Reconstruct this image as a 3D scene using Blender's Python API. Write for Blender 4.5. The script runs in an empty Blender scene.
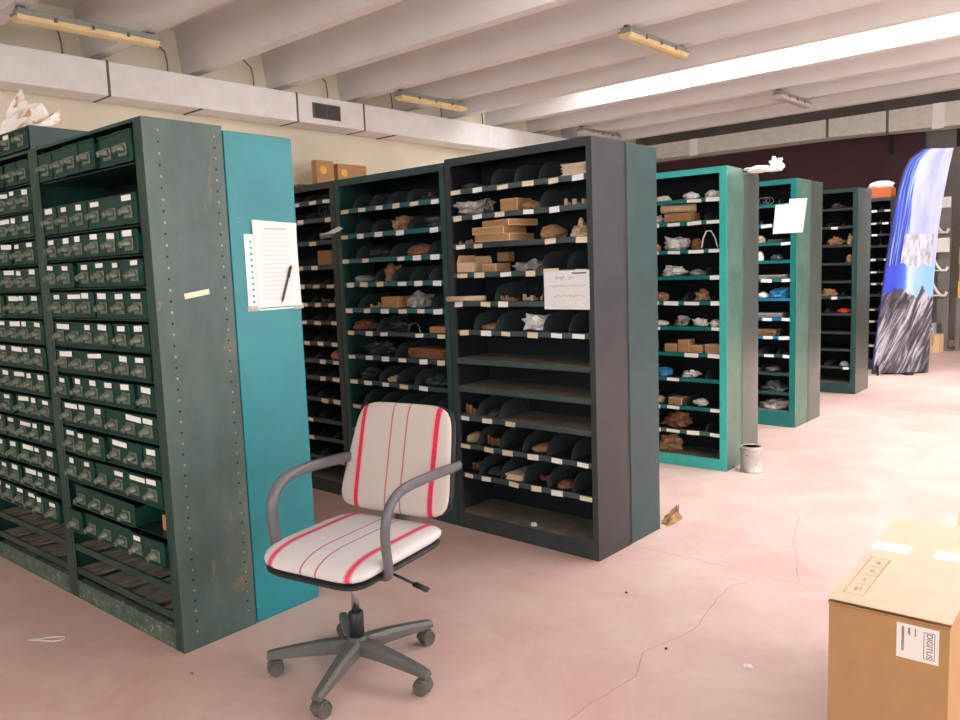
import bpy, bmesh, math, random
from mathutils import Vector, Matrix, noise
random.seed(7)
PI = math.pi
S = bpy.context.scene
COL = S.collection

# ------------------------------------------------------------------ materials
def lin(c):
    return tuple(((v/255.0)/12.92 if v/255.0 <= 0.04045 else ((v/255.0+0.055)/1.055)**2.4) for v in c)

class NT:
    def __init__(s, name):
        s.m = bpy.data.materials.new(name); s.m.use_nodes = True
        s.n = s.m.node_tree.nodes; s.l = s.m.node_tree.links
        s.b = s.n['Principled BSDF']
        s.tc = s.n.new('ShaderNodeTexCoord')
    def noise(s, scale, detail=4, rough=0.6, coord='Object', stretch=None, dist=0.0, turn=0.0):
        t = s.n.new('ShaderNodeTexNoise'); t.inputs['Scale'].default_value = scale
        t.inputs['Detail'].default_value = detail; t.inputs['Roughness'].default_value = rough
        t.inputs['Distortion'].default_value = dist
        if stretch:
            mp = s.n.new('ShaderNodeMapping'); mp.inputs['Scale'].default_value = stretch; mp.inputs['Rotation'].default_value = (0, 0, turn)
            s.l.new(s.tc.outputs[coord], mp.inputs['Vector']); s.l.new(mp.outputs[0], t.inputs['Vector'])
        else:
            s.l.new(s.tc.outputs[coord], t.inputs['Vector'])
        return t.outputs['Fac']
    def ramp(s, fac, stops, interp='LINEAR'):
        r = s.n.new('ShaderNodeValToRGB'); r.color_ramp.interpolation = interp
        e = r.color_ramp.elements
        while len(e) < len(stops): e.new(0.5)
        for i, (p, c) in enumerate(stops):
            e[i].position = p; e[i].color = (c[0], c[1], c[2], 1) if len(c) == 3 else c
        s.l.new(fac, r.inputs['Fac']); return r.outputs['Color']
    def mix(s, fac, a, b):
        x = s.n.new('ShaderNodeMix'); x.data_type = 'RGBA'
        for sock, v in ((x.inputs[0], fac), (x.inputs[6], a), (x.inputs[7], b)):
            if hasattr(v, 'links'): s.l.new(v, sock)
            elif isinstance(v, (int, float)): sock.default_value = v
            else: sock.default_value = (v[0], v[1], v[2], 1)
        return x.outputs[2]
    def col(s, c): s.l.new(c, s.b.inputs['Base Color'])
    def setc(s, c): s.b.inputs['Base Color'].default_value = (c[0], c[1], c[2], 1)
    def rough(s, v): s.b.inputs['Roughness'].default_value = v
    def metal(s, v): s.b.inputs['Metallic'].default_value = v
    def spec(s, v): s.b.inputs['Specular IOR Level'].default_value = v
    def bump(s, h, strength=0.2, dist=0.01):
        b = s.n.new('ShaderNodeBump'); b.inputs['Strength'].default_value = strength
        b.inputs['Distance'].default_value = dist
        s.l.new(h, b.inputs['Height']); s.l.new(b.outputs[0], s.b.inputs['Normal'])

def paint(name, c1, c2, wear=None, wear_at=0.66, scale=5.0, rough=0.45, metal=0.0, spec=0.5, stretch=None):
    t = NT(name); a, b = lin(c1), lin(c2)
    k = t.ramp(t.noise(scale, 6, 0.65, stretch=stretch), [(0.3, a), (0.7, b)])
    if wear:
        w = t.ramp(t.noise(scale*2.2, 8, 0.75, stretch=stretch, dist=0.6), [(wear_at, (0, 0, 0)), (wear_at+0.07, (1, 1, 1))])
        k = t.mix(w, k, lin(wear))
    t.col(k); t.rough(rough); t.metal(metal); t.spec(spec)
    return t.m

def plain(name, c, rough=0.6, metal=0.0, spec=0.4, var=0.12, scale=30):
    t = NT(name); a = lin(c)
    k = t.ramp(t.noise(scale, 4), [(0.3, tuple(v*(1-var) for v in a)), (0.7, tuple(min(1, v*(1+var)) for v in a))])
    t.col(k); t.rough(rough); t.metal(metal); t.spec(spec); return t.m

def emit(name, c, strength):
    t = NT(name); t.setc((0.8, 0.8, 0.8))
    t.b.inputs['Emission Color'].default_value = (*c, 1); t.b.inputs['Emission Strength'].default_value = strength
    return t.m

M = {}
M['green'] = paint('dark green enamel', (18, 50, 46), (30, 68, 62), (70, 88, 70), 0.70, 6, 0.42)
M['green_front'] = paint('drawer green enamel', (8, 50, 42), (20, 70, 58), (60, 84, 66), 0.70, 9, 0.5, 0.0, 0.3)
M['green_side'] = paint('worn grey green steel', (48, 70, 68), (88, 106, 100), (134, 106, 76), 0.60, 2.6, 0.4, stretch=(1, 1, 0.45))
M['green_plinth'] = paint('chipped plinth green', (46, 72, 64), (92, 108, 96), (160, 162, 146), 0.56, 14, 0.6)
M['slot_dark'] = plain('dark cabinet inside', (12, 18, 18), 0.7)
M['pull'] = plain('dusty pull metal', (112, 122, 108), 0.42, 0.3, var=0.3)
M['rivet'] = plain('rivet steel', (168, 150, 120), 0.4, 0.7)
M['hole'] = plain('punched hole', (14, 20, 20), 0.8)
M['dust'] = paint('dusty shelf metal', (104, 100, 88), (146, 138, 120), (166, 156, 136), 0.66, 10, 0.8)
M['label'] = plain('white card label', (250, 250, 246), 0.7, var=0.04)
M['label_cream'] = plain('cream card label', (236, 222, 194), 0.7, var=0.06)
M['teal'] = paint('turquoise enamel', (20, 118, 130), (36, 138, 146), (92, 170, 172), 0.64, 3.0, 0.38)
M['rack_dark'] = paint('charcoal rack paint', (46, 54, 58), (62, 70, 74), (84, 84, 82), 0.72, 7, 0.45)
M['rack_side'] = paint('charcoal purple grey side', (35, 35, 41), (50, 49, 55), (92, 90, 88), 0.76, 4, 0.36)
M['rack_lip'] = paint('grey green shelf lip', (58, 74, 76), (78, 94, 94), (110, 112, 106), 0.7, 12, 0.5)
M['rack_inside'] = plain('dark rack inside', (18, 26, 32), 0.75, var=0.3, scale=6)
M['divider'] = plain('black divider steel', (58, 66, 68), 0.42, var=0.3)
M['green_rack'] = paint('bottle green rack', (32, 66, 66), (48, 88, 86), (84, 106, 100), 0.7, 6, 0.45)
M['green_lip'] = paint('sea green lip', (30, 92, 102), (48, 116, 124), (80, 120, 118), 0.7, 9, 0.45)
M['slate'] = paint('slate teal steel', (24, 53, 57), (38, 69, 72), (80, 102, 98), 0.75, 4, 0.4)
M['turq'] = paint('bright turquoise frame', (56, 188, 180), (76, 204, 196), (116, 196, 180), 0.72, 6, 0.4)
M['turq_deep'] = paint('deep sea green frame', (18, 108, 108), (30, 126, 122), (80, 136, 128), 0.72, 6, 0.4)
M['sage'] = paint('sage green glossy side', (70, 108, 94), (98, 132, 116), (136, 140, 120), 0.72, 4, 0.25, 0.3)
M['gunmetal'] = paint('brushed grey green steel', (84, 96, 94), (118, 128, 122), (156, 142, 128), 0.70, 3, 0.24, 0.6, stretch=(1, 1, 0.3))
M['olive_steel'] = paint('olive grey steel', (66, 74, 66), (92, 98, 88), (130, 124, 104), 0.72, 3, 0.24, 0.5)
M['blue_lip'] = plain('blue shelf lip', (30, 120, 160), 0.5)
M['paper'] = plain('white paper', (242, 242, 240), 0.8, var=0.02)
M['paper_pink'] = plain('off white paper', (236, 228, 226), 0.8, var=0.02)
M['ink'] = plain('grey ink', (150, 150, 160), 0.8)
M['ink_brown'] = plain('brown print', (186, 160, 124), 0.8)
M['ink_dark'] = plain('dark print', (66, 60, 58), 0.8)
M['card'] = plain('cardboard tan', (196, 148, 98), 0.85, var=0.08)
M['card_side'] = plain('cardboard brown', (176, 136, 94), 0.85, var=0.06, scale=14)
M['card_top'] = plain('cardboard pale', (226, 208, 182), 0.85, var=0.05, scale=10)
M['card_cream'] = plain('cream carton', (226, 190, 150), 0.85, var=0.07)
M['orange'] = plain('orange carton', (206, 106, 56), 0.8)
M['yellowbox'] = plain('yellow carton', (226, 184, 96), 0.8)
M['pinkbox'] = plain('pink carton', (214, 140, 124), 0.8)
M['plastic'] = plain('grey plastic bag', (170, 166, 162), 0.35, var=0.35, scale=40)
M['plastic_dark'] = plain('dark plastic bag', (74, 76, 78), 0.35, var=0.3, scale=40)
M['plastic_white'] = plain('white plastic bag', (246, 244, 240), 0.4, var=0.1, scale=30)
M['plastic_blue'] = plain('blue plastic bag', (58, 156, 214), 0.4, var=0.3, scale=30)
M['brownbag'] = plain('brown paper', (166, 128, 92), 0.85, var=0.3, scale=30)
M['rust'] = plain('rusty tan metal', (142, 96, 66), 0.7, var=0.4, scale=40)
M['redbit'] = plain('red wrapper', (196, 56, 42), 0.6)
M['wire'] = plain('grey wire', (120, 118, 112), 0.4, 0.6)
M['tan'] = plain('tan paper roll', (208, 184, 150), 0.8)
M['chair_grey'] = plain('grey moulded plastic', (96, 96, 92), 0.38, var=0.08)
M['arm_grey'] = plain('grey armrest polymer', (98, 98, 102), 0.24, var=0.06)
M['chair_dark'] = plain('black plastic', (34, 34, 36), 0.4)
M['chrome'] = plain('chrome tube', (214, 208, 206), 0.15, 0.95, var=0.02)
M['caster'] = plain('worn caster rubber', (92, 90, 84), 0.5, var=0.2)
M['plaster'] = paint('cream plaster wall', (222, 212, 190), (234, 226, 206), None, 0.7, 1.5, 0.85)
M['concrete'] = paint('painted concrete', (224, 220, 218), (236, 232, 230), None, 0.7, 1.2, 0.8)
M['maroon'] = paint('maroon partition', (54, 24, 34), (66, 32, 42), None, 0.7, 2, 0.6)
M['greywall'] = paint('grey partition', (112, 106, 100), (132, 126, 120), None, 0.7, 2, 0.7)
M['duct'] = paint('duct wrap', (230, 228, 226), (242, 240, 238), (212, 210, 206), 0.72, 6, 0.5)
M['duct_far'] = paint('galvanised duct', (206, 206, 198), (226, 226, 218), (240, 240, 236), 0.6, 8, 0.5)
M['seam'] = plain('duct seam', (110, 100, 92), 0.6)
M['white_tape'] = plain('white tape', (246, 246, 244), 0.6, var=0.02)
M['vent'] = plain('vent grille', (70, 72, 70), 0.5)
M['lamp_steel'] = plain('lamp steel', (150, 152, 146), 0.45, 0.3)
M['lamp_yellow'] = plain('yellowed diffuser', (230, 204, 152), 0.35, var=0.12, scale=8)
M['lamp_clear'] = plain('clear diffuser', (206, 196, 190), 0.3, var=0.1)
M['cable'] = plain('conduit', (126, 116, 100), 0.6)
M['can'] = paint('paint can', (176, 172, 168), (206, 202, 198), (140, 104, 86), 0.58, 16, 0.35, 0.3)
M['greenbag'] = plain('green sack', (60, 130, 62), 0.6, var=0.3)
M['white'] = plain('white metal', (236, 236, 230), 0.5, var=0.03)
M['crack'] = plain('floor crack line', (190, 146, 134), 0.9)
M['black'] = plain('black steel foot', (20, 20, 22), 0.5)
M['pole_blue'] = plain('dark blue pole', (40, 40, 96), 0.4)
M['pen'] = plain('grey pen', (70, 74, 92), 0.3)
M['sky_glass'] = emit('skylight glass', (0.95, 0.98, 1.0), 14.0)
M['sky_bright'] = emit('bright skylight glass', (0.95, 0.98, 1.0), 13.5)
M['win_glass'] = emit('window daylight', (0.94, 0.98, 1.0), 5.0)
M['fill_near'] = emit('near fill pane', (0.96, 0.98, 1.0), 9.0)  # stronger unseen pane, added to brighten the foreground
M['fill_back'] = emit('back fill pane', (0.96, 0.98, 1.0), 7.5)  # unseen panes behind the camera, added as front fill
M['fill_dim'] = emit('dim fill pane', (0.94, 0.98, 1.0), 1.5)  # unseen panes kept dim so the left side stays shaded

def floor_mat():
    t = NT('pink epoxy floor')
    a = t.ramp(t.noise(0.9, 5, 0.6), [(0.32, lin((206, 168, 158))), (0.5, lin((218, 186, 177))), (0.7, lin((218, 194, 187)))])
    b = t.ramp(t.noise(2.6, 8, 0.7, dist=0.5), [(0.35, lin((200, 156, 144))), (0.62, lin((222, 198, 189)))])
    k = t.mix(0.45, a, b)
    w = t.ramp(t.noise(14, 8, 0.75), [(0.63, (0, 0, 0)), (0.74, (1, 1, 1))])
    f = t.n.new('ShaderNodeMath'); f.operation = 'MULTIPLY'; f.inputs[1].default_value = 0.45
    t.l.new(w, f.inputs[0])
    k = t.mix(f.outputs[0], k, lin((188, 172, 164)))
    g = t.ramp(t.noise(1.7, 7, 0.7, dist=1.0), [(0.58, (0, 0, 0)), (0.70, (1, 1, 1))])
    f2 = t.n.new('ShaderNodeMath'); f2.operation = 'MULTIPLY'; f2.inputs[1].default_value = 0.35
    t.l.new(g, f2.inputs[0]); k = t.mix(f2.outputs[0], k, lin((200, 184, 176)))
    sp = t.ramp(t.noise(60, 3, 0.5), [(0.74, (0, 0, 0)), (0.78, (1, 1, 1))])
    f3 = t.n.new('ShaderNodeMath'); f3.operation = 'MULTIPLY'; f3.inputs[1].default_value = 0.5
    t.l.new(sp, f3.inputs[0]); k = t.mix(f3.outputs[0], k, lin((150, 116, 104)))
    t.col(k); t.rough(0.5); t.spec(0.35)
    return t.m
M['floor'] = floor_mat()

def stripe_mat(name, stops):
    t = NT(name)
    sx = t.n.new('ShaderNodeSeparateXYZ'); t.l.new(t.tc.outputs['Object'], sx.inputs[0])
    ad = t.n.new('ShaderNodeMath'); ad.operation = 'ADD'; ad.inputs[1].default_value = 0.3
    mu = t.n.new('ShaderNodeMath'); mu.operation = 'MULTIPLY'; mu.inputs[1].default_value = 1/0.6
    t.l.new(sx.outputs['X'], ad.inputs[0]); t.l.new(ad.outputs[0], mu.inputs[0])
    k = t.ramp(mu.outputs[0], stops, 'CONSTANT')
    n = t.noise(260, 2, 0.5)
    k2 = t.mix(t.ramp(n, [(0.4, (0.0, 0, 0)), (0.8, (0.12, 0.12, 0.12))]), k, lin((236, 226, 222)))
    t.col(k2); t.rough(0.9); t.spec(0.15); t.bump(n, 0.15, 0.002)
    return t.m
def pos(x): return (x+0.3)/0.6
CL, RD, PK, GR = lin((206, 198, 194)), lin((200, 38, 72)), lin((226, 150, 158)), lin((214, 190, 186))
def stripes(xs_thick, xs_thin, w=0.0085, base=CL, red=RD):
    st = [(0.0, base)]
    ev = []
    for x in xs_thick: ev += [(x-w-0.007, PK), (x-w, red), (x+w, PK), (x+w+0.007, base)]
    for x in xs_thin: ev += [(x-0.003, lin((186, 100, 108))), (x+0.003, base)]
    for x, c in sorted(ev, key=lambda e: e[0]): st.append((pos(x), c))
    return st
M['fabric_back'] = stripe_mat('striped back fabric', stripes([-0.172, 0.172], [-0.030, 0.040], base=lin((194, 184, 178))))
M['fabric_seat'] = stripe_mat('striped seat fabric', stripes([-0.168, 0.168], [-0.026, 0.040], base=lin((214, 210, 210)), red=lin((214, 70, 104))))

def banner_mat():
    t = NT('printed banner cloth')
    sx = t.n.new('ShaderNodeSeparateXYZ'); t.l.new(t.tc.outputs['UV'], sx.inputs[0])
    def mth(op, a, b=None):
        x = t.n.new('ShaderNodeMath'); x.operation = op
        for i, v in enumerate((a, b)):
            if v is None: continue
            if hasattr(v, 'links'): t.l.new(v, x.inputs[i])
            else: x.inputs[i].default_value = v
        return x.outputs[0]
    u, v = sx.outputs['X'], sx.outputs['Y']
    n1 = t.noise(3.5, 5, 0.6, 'UV')
    mp1 = t.n.new('ShaderNodeMapping'); mp1.inputs['Rotation'].default_value = (0, math.radians(-24), 0)
    mp2 = t.n.new('ShaderNodeMapping'); mp2.inputs['Scale'].default_value = (17, 1, 2.2)
    t.l.new(t.tc.outputs['Object'], mp1.inputs['Vector']); t.l.new(mp1.outputs[0], mp2.inputs['Vector'])
    nn = t.n.new('ShaderNodeTexNoise'); nn.inputs['Scale'].default_value = 1.0; nn.inputs['Detail'].default_value = 5; nn.inputs['Roughness'].default_value = 0.62; nn.inputs['Distortion'].default_value = 0.7
    t.l.new(mp2.outputs[0], nn.inputs['Vector']); n2 = nn.outputs['Fac']
    n3 = t.noise(14, 5, 0.6, 'UV')
    # upper: lavender white panel with a blue striped left margin
    blue = t.ramp(t.noise(4, 3, 0.5, 'UV', stretch=(7, 0.7, 1)), [(0.35, lin((36, 36, 112))), (0.52, lin((64, 84, 184))), (0.66, lin((140, 176, 226)))])
    white = t.ramp(n1, [(0.3, lin((140, 144, 182))), (0.7, lin((182, 186, 212)))])
    e1 = mth('ADD', u, mth('MULTIPLY', mth('SUBTRACT', n1, 0.5), 0.08))
    edge = mth('ADD', mth('MULTIPLY', v, -0.50), 0.70)     # left margin narrows upward
    upper = t.mix(mth('LESS_THAN', e1, edge), white, blue)
    # grey picture block
    grey = t.ramp(n3, [(0.35, lin((128, 126, 138))), (0.6, lin((196, 196, 206)))])
    inb = mth('MULTIPLY', mth('MULTIPLY', mth('GREATER_THAN', v, 0.49), mth('LESS_THAN', v, 0.63)), mth('MULTIPLY', mth('GREATER_THAN', u, 0.28), mth('LESS_THAN', u, 0.92)))
    upper = t.mix(inb, upper, grey)
    # middle sky
    sky = t.ramp(mth('ADD', u, mth('MULTIPLY', mth('SUBTRACT', n1, 0.5), 0.5)), [(0.18, lin((52, 70, 190))), (0.36, lin((76, 112, 214))), (0.46, lin((186, 192, 212))), (0.75, lin((130, 172, 210)))])
    k = t.mix(mth('LESS_THAN', mth('ADD', v, mth('MULTIPLY', mth('SUBTRACT', n1, 0.5), 0.1)), 0.49), upper, sky)
    # lower streaky rock
    rock = t.ramp(n2, [(0.38, lin((38, 33, 40))), (0.5, lin((84, 78, 86))), (0.63, lin((176, 174, 184)))])
    lowr = mth('LESS_THAN', mth('ADD', v, mth('MULTIPLY', mth('SUBTRACT', n1, 0.5), 0.22)), 0.37)
    k = t.mix(lowr, k, rock)
    t.col(k); t.rough(0.6); t.spec(0.3)
    return t.m
M['banner'] = banner_mat()

# ------------------------------------------------------------------ mesh builder
class MB:
    def __init__(s): s.bm = bmesh.new()
    def _tag(s, n0, mi, smooth=False):
        s.bm.faces.ensure_lookup_table()
        for f in s.bm.faces[n0:]: f.material_index = mi; f.smooth = smooth
    def box(s, x0, x1, y0, y1, z0, z1, mi=0, bev=0.0, mat=None):
        n0 = len(s.bm.faces)
        if x0 > x1: x0, x1 = x1, x0
        if y0 > y1: y0, y1 = y1, y0
        if z0 > z1: z0, z1 = z1, z0
        r = bmesh.ops.create_cube(s.bm, size=1.0)
        vs = r['verts']
        for v in vs:
            v.co = Vector((x0+(v.co.x+0.5)*(x1-x0), y0+(v.co.y+0.5)*(y1-y0), z0+(v.co.z+0.5)*(z1-z0)))
        if bev > 0:
            es = list({e for v in vs for e in v.link_edges})
            rr = bmesh.ops.bevel(s.bm, geom=es, offset=bev, segments=2, affect='EDGES', profile=0.5)
            vs = list({v for f in rr['faces'] for v in f.verts} | {v for v in vs if v.is_valid})
        if mat is not None:
            for v in vs: v.co = mat @ v.co
        s._tag(n0, mi); return s
    def prism(s, pts, axis, a0, a1, mi=0):
        """pts: 2D outline; axis 'x' (pts=(y,z)), 'y' (pts=(x,z)), 'z' (pts=(x,y))"""
        n0 = len(s.bm.faces)
        def P(p, a):
            return Vector((a, p[0], p[1])) if axis == 'x' else (Vector((p[0], a, p[1])) if axis == 'y' else Vector((p[0], p[1], a)))
        A = [s.bm.verts.new(P(p, a0)) for p in pts]; B = [s.bm.verts.new(P(p, a1)) for p in pts]
        n = len(pts)
        s.bm.faces.new(A); s.bm.faces.new(B[::-1])
        for i in range(n): s.bm.faces.new((A[i], B[i], B[(i+1) % n], A[(i+1) % n]))
        s._tag(n0, mi); return s
    def cyl(s, c0, c1, r0, r1=None, seg=16, mi=0, smooth=True):
        n0 = len(s.bm.faces); r1 = r0 if r1 is None else r1
        c0, c1 = Vector(c0), Vector(c1); d = (c1-c0).normalized()
        a = d.orthogonal().normalized(); b = d.cross(a)
        A = []; B = []
        for i in range(seg):
            t = 2*PI*i/seg; o = a*math.cos(t)+b*math.sin(t)
            A.append(s.bm.verts.new(c0+o*r0)); B.append(s.bm.verts.new(c1+o*r1))
        for i in range(seg): s.bm.faces.new((A[i], A[(i+1) % seg], B[(i+1) % seg], B[i]))
        s.bm.faces.ensure_lookup_table()
        for f in s.bm.faces[n0:]: f.smooth = smooth; f.material_index = mi
        for ring in (A[::-1], B):
            f = s.bm.faces.new(ring); f.material_index = mi
        return s
    def sweep(s, pts, rx, rz, seg=12, mi=0, up=Vector((0, 0, 1)), closed=False):
        n0 = len(s.bm.faces); pts = [Vector(p) for p in pts]; rings = []; n = len(pts)
        prev = None
        for i, p in enumerate(pts):
            d = (pts[min(i+1, n-1)]-pts[max(i-1, 0)]).normalized()
            if prev is None:
                a = d.cross(up)
                if a.length < 1e-4: a = d.orthogonal()
                a.normalize()
            else:
                a = prev-d*prev.dot(d); a.normalize()
            prev = a; b = a.cross(d)
            rings.append([s.bm.verts.new(p+a*rx*math.cos(2*PI*k/seg)+b*rz*math.sin(2*PI*k/seg)) for k in range(seg)])
        for i in range(n-1):
            for k in range(seg):
                s.bm.faces.new((rings[i][k], rings[i][(k+1) % seg], rings[i+1][(k+1) % seg], rings[i+1][k]))
        s.bm.faces.new(rings[0][::-1]); s.bm.faces.new(rings[-1])
        s._tag(n0, mi, True); return s
    def lathe(s, prof, c=(0, 0, 0), seg=24, mi=0):
        n0 = len(s.bm.faces); c = Vector(c); R = []
        for r, z in prof:
            R.append([s.bm.verts.new(c+Vector((r*math.cos(2*PI*k/seg), r*math.sin(2*PI*k/seg), z))) for k in range(seg)])
        for i in range(len(R)-1):
            for k in range(seg): s.bm.faces.new((R[i][k], R[i][(k+1) % seg], R[i+1][(k+1) % seg], R[i+1][k]))
        s.bm.faces.new(R[0][::-1]); s.bm.faces.new(R[-1])
        s._tag(n0, mi, True); return s
    def pillow(s, W, D, T, e=5.0, bend=None, seg=72, rings=14, taper=0.0, mi=0):
        """closed cushion with a superellipse outline in x,y and thickness T in z"""
        n0 = len(s.bm.faces)
        def out(t):
            c, d = math.cos(t), math.sin(t)
            return (abs(c)**e+abs(d)**e)**(-1/e)
        def V(r, t, sg):
            k = r*out(t); x = W/2*k*math.cos(t); y = D/2*k*math.sin(t)
            x *= 1-taper*(y/D+0.5)
            z = sg*T/2*max(0.0, 1-r**7)**0.5
            p = Vector((x, y, z))
            return bend(p) if bend else p
        rs = [math.sin(PI/2*(i/rings))**0.8 for i in range(1, rings+1)]
        top = []; bot = []
        ct, cb = s.bm.verts.new(V(0, 0, 1)), s.bm.verts.new(V(0, 0, -1))
        for r in rs:
            top.append([s.bm.verts.new(V(r, 2*PI*k/seg, 1)) for k in range(seg)])
        bot = [[s.bm.verts.new(V(r, 2*PI*k/seg, -1)) for k in range(seg)] for r in rs[:-1]] + [top[-1]]
        for k in range(seg):
            j = (k+1) % seg
            s.bm.faces.new((ct, top[0][k], top[0][j])); s.bm.faces.new((cb, bot[0][j], bot[0][k]))
            for i in range(rings-1):
                s.bm.faces.new((top[i][k], top[i+1][k], top[i+1][j], top[i][j]))
                s.bm.faces.new((bot[i][j], bot[i+1][j], bot[i+1][k], bot[i][k]))
        s._tag(n0, mi, True); return s
    def crumple(s, W, D, Hh, seed=0, amp=0.35, sub=3, mi=0, c=(0, 0, 0), peak=0.0):
        n0 = len(s.bm.faces)
        r = bmesh.ops.create_icosphere(s.bm, subdivisions=sub, radius=1.0)
        vs = r['verts']; o = Vector((seed*7.31, seed*3.17, seed*1.93))
        for v in vs:
            n = v.co.normalized()
            k = 1+amp*(noise.noise(n*1.7+o)+0.9*abs(noise.noise(n*4.1+o))-0.3)
            if peak: k *= 1+peak*max(0, noise.noise(n*2.3+o*2))
            v.co = n*k
        mn = Vector([min(v.co[i] for v in vs) for i in range(3)]); mx = Vector([max(v.co[i] for v in vs) for i in range(3)])
        cut = mn.z+(mx.z-mn.z)*0.28
        for v in vs:
            z = max(v.co.z, cut+0.02*noise.noise(v.co*5))
            v.co = Vector((c[0]+((v.co.x-mn.x)/(mx.x-mn.x)-0.5)*W, c[1]+((v.co.y-mn.y)/(mx.y-mn.y)-0.5)*D,
                           c[2]+max(0.0, (z-cut)/(mx.z-cut))*Hh))
        s._tag(n0, mi); return s
    def mesh(s, name, mats):
        me = bpy.data.meshes.new(name)
        bmesh.ops.recalc_face_normals(s.bm, faces=s.bm.faces[:])
        s.bm.to_mesh(me); s.bm.free()
        for m in (mats if isinstance(mats, (list, tuple)) else [mats]): me.materials.append(M[m] if isinstance(m, str) else m)
        return me

def link(name, me, parent=None, loc=(0, 0, 0), rz=0.0, rx=0.0, ry=0.0, label=None):
    o = bpy.data.objects.new(name, me); COL.objects.link(o)
    o.location = loc; o.rotation_euler = (rx, ry, rz)
    if parent: o.parent = parent
    if label: o['label'] = label
    return o
def obj(name, mb, mats, parent=None, loc=(0, 0, 0), rz=0.0, rx=0.0, ry=0.0, label=None):
    return link(name, mb.mesh(name, mats), parent, loc, rz, rx, ry, label)
def tag(o, label, cat, group=None, kind=None):
    o['label'] = label; o['category'] = cat
    if group: o['group'] = group
    if kind: o['kind'] = kind
    return o
def thing(name, label, cat, loc=(0, 0, 0), rz=0.0, group=None):
    o = bpy.data.objects.new(name, None); COL.objects.link(o); o.empty_display_size = 0.1
    o.location = loc; o.rotation_euler = (0, 0, rz)
    return tag(o, label, cat, group)
def struct(name, mb, mats, loc=(0, 0, 0)):
    o = obj(name, mb, mats, None, loc); o['kind'] = 'structure'; return o

# ------------------------------------------------------------------ the room
XL, XR, YB, YF = -8.4, 4.6, -4.0, 14.3
ZB, ZS = 3.65, 4.12       # underside of the ribs, underside of the roof slab
fl = struct('floor', MB().box(XL-0.2, XR+0.2, YB-0.2, YF+0.7, -0.12, 0.0), 'floor')
struct('wall_left', MB().box(XL-0.2, XL, YB, YF+0.2, 0, ZS+0.1), 'plaster')
far = MB().box(XL, -3.22, YF, YF+0.15, 0, 3.36, 0).box(XL, XR, YF, YF+0.15, 3.36, ZS+0.1, 1).box(-3.22, XR, YF+0.3, YF+0.45, 0, 3.36, 1)
far.box(-3.24, -3.22, YF+0.15, YF+0.45, 0, 3.36, 1)
far.box(-5.6, -5.57, YF-0.012, YF, 0, 3.36, 0)
struct('wall_far', far, ['maroon', 'greywall'])
# unseen right and back walls with glowing panes put in to light the hall
WY = [(-3.0, -0.6), (1.5, 3.7), (4.3, 6.4), (7.0, 9.2), (9.8, 12.2)]
wr = MB().box(XR, XR+0.2, YB, YF+0.4, 0, 0.9).box(XR, XR+0.2, YB, YF+0.4, 3.0, ZS+0.1)
ye = YB
for a, b in WY:
    wr.box(XR, XR+0.2, ye, a, 0.9, 3.0); ye = b
wr.box(XR, XR+0.2, ye, YF+0.4, 0.9, 3.0)
struct('wall_right', wr, 'plaster')
WX = [(-7.4, -5.0), (-4.2, -1.8), (-1.0, 1.4), (2.0, 4.2)]
wb = MB().box(XL, XR, YB-0.2, YB, 0, 1.0).box(XL, XR, YB-0.2, YB, 2.9, ZS+0.1)
xe = XL
for a, b in WX:
    wb.box(xe, a, YB-0.2, YB, 1.0, 2.9); xe = b
wb.box(xe, XR, YB-0.2, YB, 1.0, 2.9)
struct('wall_back', wb, 'plaster')
wn = 1
def light_pane(mb, mats='win_glass'):
    global wn
    o = struct('light_pane_%d' % wn, mb, mats); wn += 1; return o
for a, b in WY: light_pane(MB().box(XR+0.06, XR+0.08, a, b, 0.9, 3.0), 'fill_dim' if a < 0 else ('fill_near' if a < 4 else 'win_glass'))
for a, b in WX: light_pane(MB().box(a, b, YB-0.08, YB-0.06, 1.0, 2.9), 'fill_dim' if a < -3 else 'fill_back')  # glowing panes out of view, added as fill light

RIBS = [-2.68, -1.62, -0.56, 0.50, 1.56, 2.62, 3.70, 4.76, 5.84, 6.95, 7.92, 8.84, 9.85, 10.9, 11.87, 12.9]
SKY = [(8.84, 9.66, -6.2, XR), (4.76, 5.65, -3.3, XR)]
for y in RIBS:
    struct('ceiling_beam', MB().prism([(y-0.135, ZB), (y, ZB), (y+0.02, ZS), (y-0.19, ZS)], 'x', XL, XR), 'concrete')
slab = MB()
edges = [YB]+[y for y in RIBS]+[YF+0.4]
for i in range(len(edges)-1):
    a, b = edges[i], edges[i+1]
    sk = [s for s in SKY if abs(s[0]-a) < 0.02]
    if sk:
        slab.box(XL, sk[0][2], a, b, ZS, ZS+0.12).box(sk[0][2], XR, a-0.01, a+0.03, ZS, ZS+0.12).box(sk[0][2], XR, sk[0][1], b, ZS, ZS+0.12)
    else: slab.box(XL, XR, a, b, ZS, ZS+0.12)
struct('ceiling', slab, 'concrete')
for a, b, x0, x1 in SKY: light_pane(MB().box(x0, x1, a+0.03, b, ZS+0.02, ZS+0.05), 'sky_glass' if a > 7 else 'sky_bright')

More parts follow.
